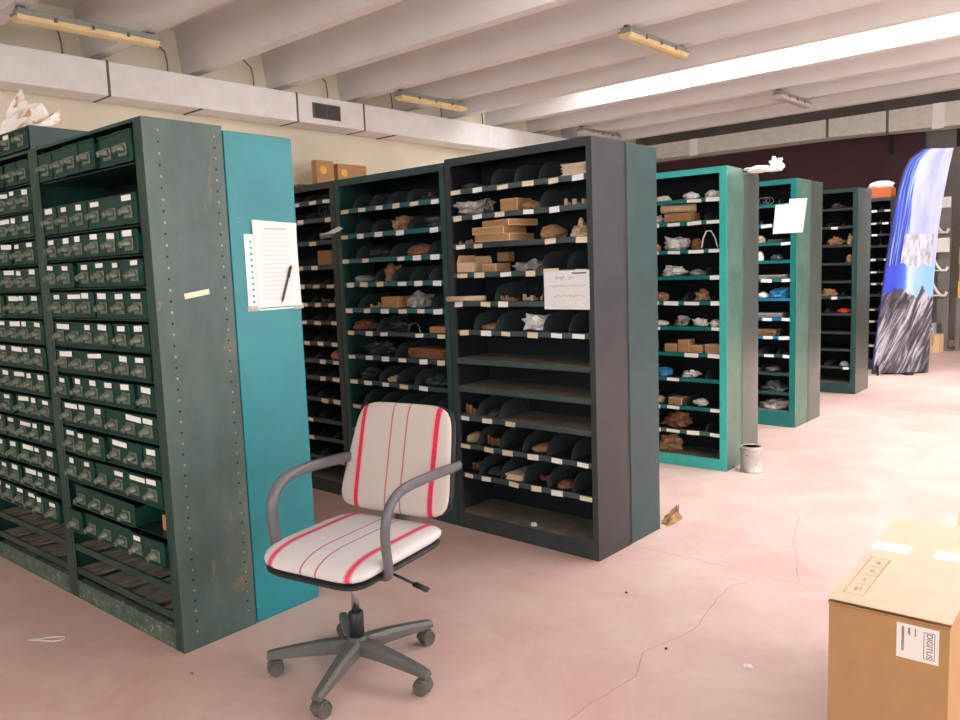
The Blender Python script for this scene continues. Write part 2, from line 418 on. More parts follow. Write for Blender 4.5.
# cracks and joints in the floor screed
def line_strip(pts, w, mat, name, parent, z=0.0008):
    mb = MB(); P = [Vector((p[0], p[1], 0)) for p in pts]
    for i in range(len(P)-1):
        d = (P[i+1]-P[i]); n = max(1, int(d.length/0.05)); q = Vector((-d.y, d.x, 0)).normalized()
        for k in range(n):
            a = P[i]+d*k/n; b = P[i]+d*(k+1)/n
            ja = noise.noise(a*14)*0.012; jb = noise.noise(b*14)*0.012
            ww = w*(0.6+0.5*abs(noise.noise(a*9)))
            a2, b2 = a+q*ja, b+q*jb
            f = mb.bm.faces.new([mb.bm.verts.new(Vector((v.x, v.y, z))) for v in (a2-q*ww, b2-q*ww, b2+q*ww, a2+q*ww)])
    return obj(name, mb, mat, parent)
line_strip([(-2.03, 3.37), (-1.72, 3.387), (-1.43, 3.387), (-1.07, 3.37), (-0.3, 3.36)], 0.0022, 'crack', 'floor_joint', fl)
line_strip([(-1.38, 1.7), (-1.387, 1.90), (-1.387, 2.04), (-1.356, 2.26), (-1.424, 2.428), (-1.394, 2.555), (-1.362, 2.704), (-1.398, 2.91), (-1.427, 3.15), (-1.377, 3.354)], 0.0024, 'crack', 'floor_crack', fl)
line_strip([(-1.207, 3.39), (-1.326, 3.695), (-1.425, 3.915), (-1.53, 4.284), (-1.61, 4.39)], 0.0026, 'crack', 'floor_crack', fl)

# ------------------------------------------------------------------ ducts
def duct_left():
    t = thing('air_duct', 'long wrapped white air duct running along the left wall under the beams', 'air duct', (-8.0, 0, 3.24))
    x0, x1 = -0.36, 0.0
    cuts = [-3.9, -1.4, 1.2, 3.62, 5.84, 6.87, 9.34, 11.4, 13.3]
    obj('duct_casing', MB().box(x0, x1, cuts[0], cuts[-1], 0.0, 0.33, 0, 0.006), 'duct', t)
    for y in cuts[1:-1]:
        obj('seam', MB().box(x0-0.006, x1+0.006, y-0.012, y+0.012, -0.006, 0.336), 'white_tape' if y > 9 else 'seam', t, label='white taped seam' if y > 9 else None)
    g = MB().box(0.0, 0.012, 6.06, 6.48, 0.07, 0.25, 0)
    v = obj('vent_grille', g, 'seam', t)
    s = MB()
    for ya, yb in ((6.08, 6.26), (6.28, 6.46)):
        for k in range(9): s.box(0.012, 0.018, ya, yb, 0.085+k*0.017, 0.085+k*0.017+0.011)
    obj('grille_slats', s, 'vent', v)
    for y in (0.2, 4.6, 7.4, 10.4):
        obj('bracket', MB().box(-0.38, 0.0, y-0.012, y+0.012, -0.012, -0.002), 'seam', t)
duct_left()
def duct_far():
    t = thing('air_duct', 'galvanised air duct crossing in front of the dark maroon wall', 'air duct', (-7.95, 13.7, 3.36))
    obj('duct_casing', MB().prism([(0, 0.0), (3.5, -0.02), (6.6, -0.13), (12.4, -0.16), (12.4, 0.27), (0, 0.27)], 'y', 0, 0.4), 'duct_far', t)
    for x, m in ((1.1, 'white_tape'), (3.45, 'seam'), (4.35, 'seam'), (5.05, 'white_tape'), (7.2, 'seam')):
        obj('seam', MB().box(x-0.02 if m == 'seam' else x-0.08, x+0.02 if m == 'seam' else x+0.08, -0.004, 0.02, -0.1 if x > 4 else -0.02, 0.274), m, t, label='white taped seam' if m == 'white_tape' else None)
    for x in (4.3, 5.25):
        obj('hanger_strap', MB().box(x-0.03, x+0.03, 0.42, 0.48, -0.35, 0.27), 'black', t)
duct_far()

# conduit loops that dip between the ribs above the duct
for i, y in enumerate(RIBS[5:12]):
    P = [(XL+0.05, y+0.1, 3.97), (XL+0.05, y+0.45, 3.95), (XL+0.06, y+0.62, 3.93), (XL+0.07, y+0.70, 3.86), (XL+0.07, y+0.72, 3.75), (XL+0.07, y+0.72, 3.58)]
    c = obj('cable_conduit', MB().sweep(P, 0.009, 0.009, 8), 'cable')
    tag(c, 'thin bent cable conduit on the wall between ceiling beams above the white duct', 'conduit', 'conduits above the duct')

# ------------------------------------------------------------------ ceiling lamps
def lamp(x, y0, y1, label, yellow=True, rz=0.0):
    L = y1-y0; z = ZB
    t = thing('ceiling_lamp', label, 'ceiling lamp', (x, y0, z), rz, 'tube lamps under the beams')
    obj('lamp_housing', MB().box(-0.055, 0.055, 0.02, L-0.02, -0.06, -0.025, 0, 0.006).box(-0.07, 0.07, 0.0, L, -0.08, -0.06, 0, 0.004), 'lamp_steel', t)
    pr = [(-0.068, -0.08), (0.068, -0.08), (0.058, -0.115), (0.03, -0.128), (-0.03, -0.128), (-0.058, -0.115)]
    obj('diffuser', MB().prism(pr, 'y', 0.012, L-0.012), 'lamp_yellow' if yellow else 'lamp_clear', t, label='yellowed plastic diffuser' if yellow else 'clear plastic diffuser')
    for y in (0.06, L-0.06): obj('bracket', MB().box(-0.02, 0.02, y-0.03, y+0.03, -0.03, 0.0).box(-0.03, 0.03, y-0.035, y+0.035, -0.03, -0.02), 'seam', t)
    for y in (0.25*L, 0.5*L, 0.75*L): obj('clip', MB().box(0.066, 0.078, y-0.012, y+0.012, -0.095, -0.06), 'seam', t)
lamp(-7.12, 2.50, 3.70, 'yellowed tube lamp under the beams at the top left corner of the picture')
lamp(-7.36, 6.88, 8.08, 'yellowed tube lamp near the wall duct, above the dark bookcase racks')
lamp(-4.06, 6.72, 7.90, 'yellowed tube lamp near the middle of the ceiling, in front of the skylight')
lamp(-4.18, 10.75, 11.85, 'clear tube lamp behind the bright skylight beam', False)
lamp(-7.42, 10.88, 12.05, 'dull tube lamp just above the top of the big charcoal rack', False)

# ------------------------------------------------------------------ drawer cabinets
R_A = math.radians(1.94)
A0 = (-2.786, 1.363)
def AL(x, y, z): # place in the drawer block's own frame
    return (A0[0]+x*math.cos(R_A)-y*math.sin(R_A), A0[1]+x*math.sin(R_A)+y*math.cos(R_A), z)
def pull_mesh():
    mb = MB()
    mb.box(-0.031, 0.031, -0.004, 0.0, -0.022, 0.024, 0, 0.0015)
    n0 = len(mb.bm.faces)
    r = bmesh.ops.create_uvsphere(mb.bm, u_segments=14, v_segments=9, radius=1.0)
    for v in r['verts']:
        x, y, z = v.co
        y = min(y, 0.0)
        if z < -0.25: z = -0.25+0.18*(z+0.25)
        v.co = Vector((x*0.025, y*0.032-0.004, z*0.021-0.001))
    mb._tag(n0, 0, True)
    mb.cyl((0, -0.030, -0.002), (0, -0.038, -0.003), 0.013, 0.010, 12)
    return mb.mesh('pull', 'pull')
PULL = pull_mesh()
LAB = {}
def label_mesh(w, h=0.019, mat='label'):
    k = (round(w, 3), round(h, 3), mat)
    if k not in LAB: LAB[k] = MB().box(-w/2, w/2, -0.0012, 0.0, -h/2, h/2).mesh('label_card', mat)
    return LAB[k]
DRW = {}
def drawer_mesh(w, h, d=0.27):
    k = (round(w, 3), round(h, 3))
    if k not in DRW:
        mb = MB()
        mb.box(0.004, w-0.004, 0, 0.006, 0.004, h-0.004, 0, 0.0015)
        mb.box(0.006, w-0.006, 0.006, d, 0.006, 0.008, 0)
        mb.box(0.006, 0.009, 0.006, d, 0.006, h-0.02, 0).box(w-0.009, w-0.006, 0.006, d, 0.006, h-0.02, 0)
        mb.box(0.006, w-0.006, d-0.003, d, 0.006, h-0.03, 0)
        mb.box(0.003, w-0.003, -0.004, 0.0, 0.004, 0.010, 0).box(0.003, w-0.003, -0.004, 0.0, h-0.010, h-0.004, 0)
        DRW[k] = mb.mesh('drawer', 'green_front')
    return DRW[k]
def drawer_cabinet(label, loc, W, rows, bare_top, rack_rows, seed, H=2.0, D=0.32):
    rnd = random.Random(seed)
    t = thing('drawer_cabinet', label, 'drawer cabinet', loc, R_A, 'steel drawer cabinets')
    sd = MB().box(-0.004, 0, 0, D, 0, H)
    for y in (0.058, 0.285):
        k = 0; z = 0.07
        while z < H-0.03:
            if k % 2 == 0: sd.cyl((0, y, z), (0.003, y, z), 0.0055, 0.004, 8, 1)
            else: sd.cyl((0, y, z), (0.0006, y, z), 0.0045, 0.0045, 8, 2)
            z += 0.041; k += 1
    obj('side_panel', sd, ['green_side', 'rivet', 'hole'], t, label='worn grey green riveted end panel')
    obj('side_panel', MB().box(-W, -W+0.004, 0, D, 0, H), 'green', t)
    obj('back_panel', MB().box(-W+0.004, -0.004, D-0.004, D, 0, H), 'slot_dark', t)
    obj('top_panel', MB().box(-W+0.004, -0.004, 0, D-0.004, H-0.012, H), 'green', t)
    obj('corner_post', MB().box(-0.062, -0.004, 0, 0.003, 0, H-0.012).box(-0.062, -0.058, 0.003, 0.03, 0, H-0.012), 'green', t)
    obj('corner_post', MB().box(-W+0.004, -W+0.022, 0, 0.003, 0, H-0.012), 'green', t)
    obj('plinth', MB().box(-W+0.022, -0.062, 0.0, 0.012, 0.0, 0.085).box(-W+0.022, -0.062, 0.012, 0.03, 0.075, 0.085), 'green_plinth', t, label='chipped dusty plinth')
    x0, x1 = -W+0.024, -0.064; cw = (x1-x0)/6
    for z0, z1, groups, labs in rows:
        obj('runner', MB().box(x0-0.002, x1+0.002, 0.006, 0.30, z0-0.003, z0), 'green', t)
        c = 0; li = 0
        for gdef in groups:
            if gdef < 0: c += -gdef; continue      # an empty slot
            w = cw*gdef; h = z1-z0-0.007
            out = rnd.choice([0, 0, 0.004, 0.008, 0.014])
            d = link('drawer', drawer_mesh(w-0.003, h), t, (x0+c*cw, 0.002-out, z0+0.001), ry=rnd.uniform(-0.004, 0.004))
            for k in range(int(gdef+0.5)):
                xx = w*(k+0.5)/int(gdef+0.5)
                link('pull', PULL, d, (xx, -0.001, h*0.40))
                q = labs[li % len(labs)]; li += 1
                if q > 0:
                    link('label_card', label_mesh(min(0.07, 0.066*q) if q < 1.5 else 0.118, rnd.choice([0.018, 0.020, 0.022])), d, (xx+rnd.uniform(-0.008, 0.008) + (0.03 if q >= 1.5 else 0), -0.0042, h*0.81+rnd.uniform(-0.003, 0.003)), ry=rnd.uniform(-0.05, 0.05))
            c += gdef
    for z in rack_rows:
        rk = MB().box(x0-0.004, x1+0.004, 0.004, 0.012, z-0.018, z+0.012)
        rk.box(x0, x1, 0.28, 0.29, z-0.018, z+0.012)
        n = 16
        for k in range(n):
            if k % 5 == 3: continue
            xa = x0+(x1-x0)*k/n; rk.box(xa+0.008, xa+(x1-x0)/n-0.006, 0.010, 0.285, z-0.002, z+0.010, 1)
        obj('slatted_tray', rk, ['green', 'dust'], t, label='dusty slatted metal tray')
    return t
rows1 = [
    (1.847, 1.975, [1, 1, 1, 1, 1, 1], [0]),
    (1.625, 1.752, [1, 2, 2, 1], [1.3, 0.7, 0.7, 1.4, 0, 1.2]),
    (1.517, 1.620, [2, 3, 1], [0.8, 0.8, 0.7, 0.9, 0.9, 1.1]),
    (1.398, 1.512, [2, 2, 2], [0.8, 0.8, 0.8, 0.9, 0.6, 0.8]),
    (1.273, 1.393, [3, 3], [0.8, 2, 0.9, 1.2, 0.9, 1.2]),
    (1.153, 1.268, [2, 2, 1, 1], [2, 0, 0.7, 1.2, 0.9, 0.9]),
    (1.041, 1.148, [2, 3, 1], [2, 0, 2, 0, 0.9, 0.9]),
    (0.925, 1.036, [1, 2, 2, 1], [0.7, 0.7, 0.8, 0.9, 1.0, 1.3]),
    (0.806, 0.920, [3, 3], [2, 0.8, 0.8, 0, 2, 1.4]),
    (0.684, 0.801, [1, 2, 2, 1], [1.2, 0.7, 0.8, 2, 0, 1.0]),
    (0.555, 0.679, [2, 2, 2], [0.6, 0.7, 0, 1.3, 2, 1.2]),
    (0.441, 0.550, [-0.4, 2, 2, -1.6], [0]),
    (0.322, 0.436, [1, 3, 2], [0, 0, 0, 0, 0.8, 0])]
cab1 = drawer_cabinet('near green drawer cabinet whose riveted end panel faces the chair', AL(0, 0, 0), 0.921, rows1, True, [0.245, 0.135], 3)
rows2 = []
z = 1.975
pat = [[1, 1, 1, 1, 1, 1], [2, 1, 3], [3, 3], [2, 2, 2], [1, 2, 3]]
for k in range(14):
    rows2.append((z-0.113, z, pat[k % 5], [0] if k == 0 else [0.9, 0.8, 1.0, 2, 0.7, 0.9, 1.2]))
    z -= 0.118
cab2 = drawer_cabinet('green drawer cabinet cut off by the left edge of the picture', AL(-0.927, 0.0, 0), 0.921, rows2, False, [0.24, 0.13], 5)
o = obj('carton', MB().box(-0.055, 0.055, 0, 0.16, 0, 0.06, 0, 0.002), 'card', None, AL(-0.13, 0.05, 0.442), R_A)
tag(o, 'small tan carton in the gap beside the low drawers of the near drawer cabinet', 'box')
o = obj('sticker', MB().box(0, 0.0008, -0.052, 0.052, -0.01, 0.01), 'label_cream', None, AL(0.0008, 0.165, 1.364), R_A, rx=math.radians(6))
o.parent = cab1; o.location = (0.0006, 0.165, 1.364); o.rotation_euler = (math.radians(8), 0, 0); o['label'] = 'cream sticker strip'

def plain_locker(name, label, cat, loc, rz, W, D, H, side, front, group=None, shelves=(0.5, 0.9, 1.3, 1.7)):
    """a rack standing back to back with another one, seen by its end panel; it opens towards +y"""
    t = thing(name, label, cat, loc, rz, group)
    obj('side_panel', MB().box(-0.02, 0, 0, D, 0, H, 0, 0.004), side, t)
    obj('side_panel', MB().box(-W, -W+0.02, 0, D, 0, H, 0, 0.004), side, t)
    obj('back_panel', MB().box(-W+0.02, -0.02, 0, 0.004, 0.0, H), front, t)
    obj('top_panel', MB().box(-W+0.02, -0.02, 0.004, D, H-0.03, H), front, t)
    obj('plinth', MB().box(-W+0.02, -0.02, D-0.02, D, 0, 0.08), front, t)
    for s in shelves: obj('shelf', MB().box(-W+0.02, -0.02, 0.004, D-0.004, s, s+0.02), front, t)
    return t
plain_locker('steel_cabinet', 'turquoise steel cabinet end standing behind the near drawer cabinet', 'steel cabinet', AL(0.0, 0.326, 0), R_A, 0.92, 0.321, 1.985, 'teal', 'teal')

# papers taped to the turquoise panel
sl = thing('plastic_sleeve', 'clear punched plastic sleeve taped on the turquoise cabinet end', 'plastic sleeve', AL(0.0025, 0.385, 1.29), R_A)
sm = MB().box(0, 0.0006, 0.0, 0.05, 0.0, 0.30, 0)
for k in range(11): sm.cyl((0.0006, 0.028, 0.03+k*0.024), (0.0010, 0.028, 0.03+k*0.024), 0.0055, 0.0055, 10, 1)
sm.box(0, 0.0006, 0.05, 0.262, -0.006, 0.0, 0)
obj('sleeve', sm, ['plastic_white', 'teal'], sl)
for y, zz in ((0.02, 0.005), (0.245, 0.003)): obj('tape', MB().box(0.0006, 0.0014, y-0.025, y+0.025, zz-0.012, zz+0.01), 'plastic', sl)
pg = thing('paper_sheet', 'printed white list sheet in the sleeve on the turquoise cabinet', 'paper', AL(0.0040, 0.432, 1.295), R_A)
bmx = MB()
n = 12
grid = [[None]*(n+1) for _ in range(n+1)]
for i in range(n+1):
    for j in range(n+1):
        u, v = i/n, j/n
        xx = 0.0015+0.016*max(0, u-0.75)*max(0, v-0.8)*20*0.5
        grid[i][j] = bmx.bm.verts.new((xx, u*0.212-0.008*v, v*0.352-0.01*u*v))
for i in range(n):
    for j in range(n): bmx.bm.faces.new((grid[i][j], grid[i+1][j], grid[i+1][j+1], grid[i][j+1]))
so = obj('sheet', bmx, 'paper_pink', pg)
so.modifiers.new('thick', 'SOLIDIFY').thickness = 0.0006
ln = MB()
for k in range(17):
    zz = 0.315-k*0.0175; a = 0.03 if k else 0.05
    ln.box(0.0022, 0.0026, a, 0.155 if k < 3 else 0.165+0.006*math.sin(k*2.1), zz, zz+(0.004 if k == 0 else 0.0012))
obj('printed_lines', ln, 'ink', pg)
pn = thing('pen', 'grey ballpoint pen clipped on the white sheet', 'pen', AL(0.012, 0.545, 1.322), R_A)
obj('barrel', MB().cyl((0, 0, 0), (0, 0.036, 0.096), 0.0045, 0.005, 10).cyl((0, -0.004, -0.012), (0, 0, 0), 0.001, 0.0042, 10), 'pen', pn)
obj('cap', MB().cyl((0, 0.036, 0.096), (0, 0.052, 0.138), 0.0055, 0.005, 10).box(0.004, 0.0065, 0.036, 0.04, 0.09, 0.13), 'ink_dark', pn)

# tray of bins and crumpled paper on top of the cabinets
tr = thing('drawer_tray', 'loose green drawer tray on top of the left drawer cabinets', 'drawer tray', AL(-0.975, 0.01, 2.0), R_A)
obj('casing', MB().box(-0.62, -0.004, 0.0, 0.28, 0, 0.004).box(-0.62, -0.616, 0, 0.28, 0, 0.105).box(-0.004, 0, 0, 0.28, 0, 0.105).box(-0.62, 0, 0.276, 0.28, 0, 0.105).box(-0.62, 0, 0, 0.28, 0.101, 0.105), 'slate', tr)
for k in range(4):
    d = link('drawer', drawer_mesh(0.15, 0.095), tr, (-0.612+k*0.152, -0.006, 0.004))
    link('pull', PULL, d, (0.075, -0.001, 0.045))
    if k < 3: link('label_card', label_mesh(0.06), d, (0.075, -0.0042, 0.076))
def torn_sheet(name, pts, mat, loc, rz, label, cat, seed, fold=0.06, group=None):
    """crumpled stiff paper: a ragged outline triangulated, displaced and given thickness"""
    mb = MB(); n = 10; o = Vector((seed*3.3, seed*1.7, seed))
    xs = [p[0] for p in pts]; zs = [p[1] for p in pts]
    w, h = max(xs)-min(xs), max(zs)-min(zs); x0 = min(xs)
    def top(u):
        x = x0+u*w
        for (a, b), (c, d) in zip(pts[:-1], pts[1:]):
            if a <= x <= c: return b+(d-b)*(x-a)/max(1e-6, c-a)
        return pts[-1][1]
    g = [[None]*(n+1) for _ in range(2*n+1)]
    for i in range(2*n+1):
        u = i/(2*n)
        for j in range(n+1):
            v = j/n; zz = top(u)*v
            p = Vector((u*3, v*2, 0))+o
            g[i][j] = mb.bm.verts.new((x0+u*w, fold*noise.noise(p*1.3)+fold*0.5*noise.noise(p*3.1)+0.10*v, zz*(1+0.03*noise.noise(p*2))))
    for i in range(2*n):
        for j in range(n): mb.bm.faces.new((g[i][j], g[i+1][j], g[i+1][j+1], g[i][j+1]))
    ob = obj(name, mb, mat, None, loc, rz); ob.modifiers.new('thick', 'SOLIDIFY').thickness = 0.002
    return tag(ob, label, cat, group)
def torn_mat():
    t = NT('torn white and brown paper')
    t.col(t.ramp(t.noise(9, 4, 0.6), [(0.49, lin((244, 240, 232))), (0.54, lin((206, 166, 126)))], 'LINEAR')); t.rough(0.8); return t.m
M['torn'] = torn_mat()
torn_sheet('crumpled_paper', [(-0.17, 0.20), (-0.15, 0.25), (-0.07, 0.17), (0.0, 0.14), (0.12, 0.13), (0.15, 0.07)], 'torn', AL(-1.235, 0.03, 2.106), R_A, 'torn white and brown packing paper standing on the green tray', 'paper', 2, 0.035)
torn_sheet('crumpled_paper', [(-0.12, 0.03), (-0.08, 0.06), (-0.02, 0.065), (0.05, 0.085), (0.08, 0.07), (0.09, 0.02)], 'torn', AL(-1.07, 0.06, 2.106), R_A, 'smaller tan scrap of packing paper lying on the green tray', 'paper', 5, 0.03)

# ------------------------------------------------------------------ open racks
UN = {  # origin (front right floor corner), turn, width, depth, height, flange, shelf lip heights, base
 'B1': dict(o=(-2.044, 3.089), r=0.18, W=0.925, D=0.298, H=2.0, fl=0.032, z=[1.812, 1.677, 1.528, 1.377, 1.225, 1.074, .915, .762, .607, .451, .288], base=.083),
 'B2': dict(o=(-2.975, 3.086), r=0.0, W=0.93, D=0.298, H=1.985, fl=0.036, z=[1.78, 1.629, 1.482, 1.34, 1.184, 1.047, .90, .745, .59, .44, .29], base=.08),
 'B3': dict(o=(-3.911, 3.086), r=0.0, W=0.92, D=0.298, H=1.985, fl=0.045, z=[1.858, 1.746, 1.606, 1.452, 1.334, 1.217, 1.102, .968, .852, .742, .599, .46, .34, .21], base=.08),
 'C': dict(o=(-2.256, 4.972), r=2.9, W=0.925, D=0.279, H=2.026, fl=0.05, z=[1.809, 1.661, 1.473, 1.296, 1.125, .952, .771, .596, .399, .231], base=.075),
 'D': dict(o=(-2.396, 6.597), r=-0.1, W=0.925, D=0.30, H=2.058, fl=0.05, z=[1.838, 1.677, 1.526, 1.376, 1.223, 1.063, .898, .743, .589, .432, .268], base=.127),
 'E': dict(o=(-2.495, 8.544), r=0.76, W=0.925, D=0.46, H=2.095, fl=0.05, z=[1.876, 1.693, 1.507, 1.322, 1.141, .979, .806, .615, .437, .253], base=.10),
 'F': dict(o=(-2.66, 10.50), r=0.0, W=0.925, D=0.32, H=2.1, fl=0.04, z=[1.931, 1.782, 1.643, 1.504, 1.343, 1.192, 1.051, .907, .735, .59, .44, .29], base=.10),
}
LIP = 0.026
def UL(u, x, y, z):
    d = UN[u]; a = math.radians(d['r'])
    return (d['o'][0]+x*math.cos(a)-y*math.sin(a), d['o'][1]+x*math.sin(a)+y*math.cos(a), z)
ORD = ['top', 'second', 'third', 'fourth', 'fifth', 'sixth', 'seventh', 'eighth', 'ninth', 'tenth', 'eleventh', 'twelfth', 'thirteenth', 'fourteenth']
RACKNAME = {'B1': 'charcoal rack', 'B2': 'bottle green rack', 'B3': 'dark rack by the turquoise panel', 'C': 'bright turquoise rack', 'D': 'sea green rack', 'E': 'dark rack before the banner', 'F': 'rack behind the banner'}
PACKED = {k: [] for k in UN}     # (shelf, x0, x1) taken by contents
def carton_mesh(W, D, Hh, mat, flap=False, tape=None):
    mb = MB()
    if flap:
        th = 0.003
        mb.box(-W/2, W/2, 0, D, 0, th).box(-W/2, -W/2+th, 0, D, th, Hh).box(W/2-th, W/2, 0, D, th, Hh).box(-W/2+th, W/2-th, 0, th, th, Hh).box(-W/2+th, W/2-th, D-th, D, th, Hh)
        m = Matrix.Translation((0, D, Hh)) @ Matrix.Rotation(math.radians(25), 4, 'X')
        mb.box(-W/2, W/2, 0, th, 0, Hh*0.7, 0, 0, m)
        m = Matrix.Translation((-W/2, 0, Hh)) @ Matrix.Rotation(math.radians(20), 4, 'Y')
        mb.box(0, th, 0, D*0.9, 0.001, W*0.35, 0, 0, m)
    else:
        mb.box(-W/2, W/2, 0, D, 0, Hh, 0, min(0.003, Hh*0.1))
        mb.box(-W/2+0.0, W/2, -0.0006, 0.0, Hh*0.86, Hh*0.875, 1).box(-W*0.03, W*0.03, -0.0006, D*0.5, Hh, Hh+0.0006, 1)
    return mb
def put(u, s, x, kind, W, D, Hh, mat, desc, cat, dy=0.02, rz=0.0, seed=None, dx_z=0.0, group=None, flap=False):
    """one loose thing lying on shelf s of rack u, x from the right end of the rack"""
    d = UN[u]
    if u == 'B1' and 8 <= s <= 10:      # loose parts lie in the middle of their bay
        bw = (d['W']-0.006)/6; x = -0.003-(round((-x-0.003)/bw-0.5)+0.5)*bw
    z0 = (d['z'][s]+LIP+0.0015 if s < len(d['z']) else d['base']+0.0055)+dx_z
    PACKED[u].append((s, x-W/2, x+W/2))
    where = ('bottom shelf' if s >= len(d['z']) else ORD[s]+' shelf')
    lab = desc if desc.startswith('!') else '%s on the %s of the %s' % (desc, where, RACKNAME[u])
    lab = lab.lstrip('!')
    seed = seed if seed is not None else random.randint(0, 999)
    rr = math.radians(d['r'])+rz
    p = UL(u, x, dy, z0)
    if kind == 'carton':
        o = obj('carton', carton_mesh(W, D, Hh, mat, flap), [mat, 'card_side'], None, p, rr)
    elif kind == 'bag':
        o = obj('plastic_bag', MB().crumple(W, D, Hh, seed, 0.5, 3, 0, (0, D/2, 0), 0.8), mat, None, p, rr)
    elif kind == 'parcel':
        o = obj('parcel', MB().crumple(W, D, Hh, seed, 0.22, 3, 0, (0, D/2, 0)), mat, None, p, rr)
    elif kind == 'bits':
        rnd = random.Random(seed); spots = []
        for k in range(5):
            cx = -W/2+W*(k+0.5)/5; cy = rnd.uniform(0.012, D*0.7); a = PI/2+rnd.uniform(-0.35, 0.35)
            Lh = min(0.05, 0.03+rnd.random()*0.03); hh = Hh*rnd.uniform(0.5, 1); wd = min(0.008, W/14)
            mb = MB().box(-Lh/2, Lh/2, -wd, wd, 0, hh*0.5, 0, 0.002).box(-Lh/2, -Lh/6, -wd, wd, hh*0.5, hh, 0, 0.002)
            q = UL(u, x+cx, dy+cy+0.02, z0)
            tag(obj('metal_part', mb, mat, None, q, rr+a), lab, cat, lab)
        return
    elif kind == 'roll':
        r = Hh/2
        o = obj('paper_roll', MB().cyl((-W/2, -0.015, r), (W/2, 0.07, r), r, r, 14).cyl((-W/2-0.004, -0.0165, r), (-W/2, -0.015, r), r*0.5, r*0.5, 12), mat, None, p, rr)
    elif kind == 'coil':
        mb = MB()
        for k in range(3):
            cx = (k-1)*W*0.26; R = Hh*0.48
            mb.sweep([(cx+R*math.cos(t*PI/10), D*0.3+0.012*math.sin(t*PI/5+k), R+0.003+R*math.sin(t*PI/10)) for t in range(0, 21)], 0.0028, 0.0028, 6)
        o = obj('wire_coil', mb, mat, None, p, rr)
    elif kind == 'sheets':
        mb = MB(); rnd = random.Random(seed); n = max(2, int(Hh/0.004))
        for k in range(n):
            m = Matrix.Translation((rnd.uniform(-.006, .006), D/2+rnd.uniform(-.008, .008), Hh*k/n)) @ Matrix.Rotation(rnd.uniform(-.12, .12), 4, 'Z')
            mb.box(-W/2, W/2, -D/2, D/2, 0, Hh/n*0.9, 0, 0, m)
        o = obj('paper_stack', mb, mat, None, p, rr)
    elif kind == 'cone':
        o = obj('paper_cone', MB().cyl((-W*0.4, 0.0, Hh*0.3), (W*0.5, D*0.6, Hh*0.4), Hh*0.3, Hh*0.05, 14), mat, None, p, rr)
    elif kind == 'loop':
        mb = MB(); w2, h2 = W/2, Hh
        mb.sweep([(-w2, 0, 0.004), (-w2*0.8, 0, h2*0.6), (-w2*0.4, 0, h2), (w2*0.1, 0.01, h2), (w2*0.6, 0.01, h2*0.6), (w2, 0, 0.004)], 0.008, 0.004, 8)
        o = obj('white_band' if mat in ('plastic_white', 'white') else 'wire_loop', mb, mat, None, p, rr)
    tag(o, lab, cat, group or 'spare parts kept on the racks')
    return o

# charcoal rack
put('B1', 0, -0.115, 'sheets', 0.14, 0.2, 0.052, 'card_top', 'striped pale stack of packets', 'packets')
put('B1', 1, -0.775, 'bag', 0.22, 0.24, 0.075, 'plastic', 'long grey plastic bag poking out', 'plastic bag', dy=-0.05)
put('B1', 1, -0.645, 'loop', 0.06, 0.02, 0.07, 'wire', 'dark wire loop', 'wire')
put('B1', 1, -0.51, 'carton', 0.11, 0.12, 0.06, 'yellowbox', 'small yellow carton', 'box')
put('B1', 1, -0.40, 'parcel', 0.09, 0.1, 0.045, 'brownbag', 'brown paper scrap', 'paper')
put('B1', 1, -0.13, 'bits', 0.12, 0.12, 0.035, 'tan', 'small tan metal part', 'metal part')
put('B1', 2, -0.585, 'carton', 0.23, 0.2, 0.036, 'card_cream', 'lowest cream carton of the pile', 'box', dy=-0.03)
put('B1', 2, -0.60, 'carton', 0.20, 0.2, 0.036, 'card_cream', 'middle cream carton of the pile', 'box', dy=-0.045, dx_z=0.0365, rz=0.05)
put('B1', 2, -0.57, 'carton', 0.22, 0.19, 0.032, 'card_cream', 'uppermost cream carton of the pile', 'box', dy=-0.02, dx_z=0.073, rz=-0.22)
put('B1', 2, -0.83, 'bits', 0.14, 0.1, 0.025, 'brownbag', 'small brown flat metal part at the left', 'metal part')
put('B1', 2, -0.30, 'parcel', 0.13, 0.16, 0.07, 'brownbag', 'crumpled brown paper twist', 'paper')
put('B1', 2, -0.12, 'bag', 0.11, 0.16, 0.09, 'tan', 'tan upright crumpled bag at the right', 'bag')
put('B1', 3, -0.82, 'carton', 0.12, 0.15, 0.05, 'card_cream', 'open tan cardboard carton at the left', 'box', flap=True)
put('B1', 3, -0.655, 'carton', 0.095, 0.12, 0.04, 'card_cream', 'short tan carton', 'box')
put('B1', 3, -0.70, 'carton', 0.08, 0.05, 0.05, 'orange', 'small orange box standing at the back', 'box', dy=0.19, dx_z=0.05)
put('B1', 3, -0.46, 'bag', 0.18, 0.18, 0.06, 'plastic', 'clear grey crumpled bag', 'plastic bag')
put('B1', 4, -0.80, 'roll', 0.20, 0.05, 0.028, 'tan', 'tan paper roll poking out at the left', 'paper roll', dy=-0.03)
put('B1', 4, -0.56, 'bits', 0.10, 0.1, 0.03, 'brownbag', 'small brown metal part', 'metal part')
put('B1', 4, -0.40, 'bits', 0.13, 0.12, 0.035, 'tan', 'small tan flat metal part', 'metal part')
put('B1', 5, -0.42, 'bag', 0.19, 0.2, 0.085, 'plastic_white', 'pale printed crumpled bag', 'plastic bag', seed=41)
put('B1', 8, -0.82, 'bits', 0.1, 0.2, 0.05, 'brownbag', 'small brown metal part at the left end', 'metal part')
put('B1', 9, -0.63, 'bits', 0.1, 0.1, 0.05, 'rust', 'small rusty ring metal part', 'metal part')
put('B1', 10, -0.80, 'bits', 0.1, 0.15, 0.05, 'rust', 'small rusty metal part at the left', 'metal part')
put('B1', 10, -0.50, 'sheets', 0.1, 0.2, 0.03, 'label_cream', 'cream paper slips', 'paper')
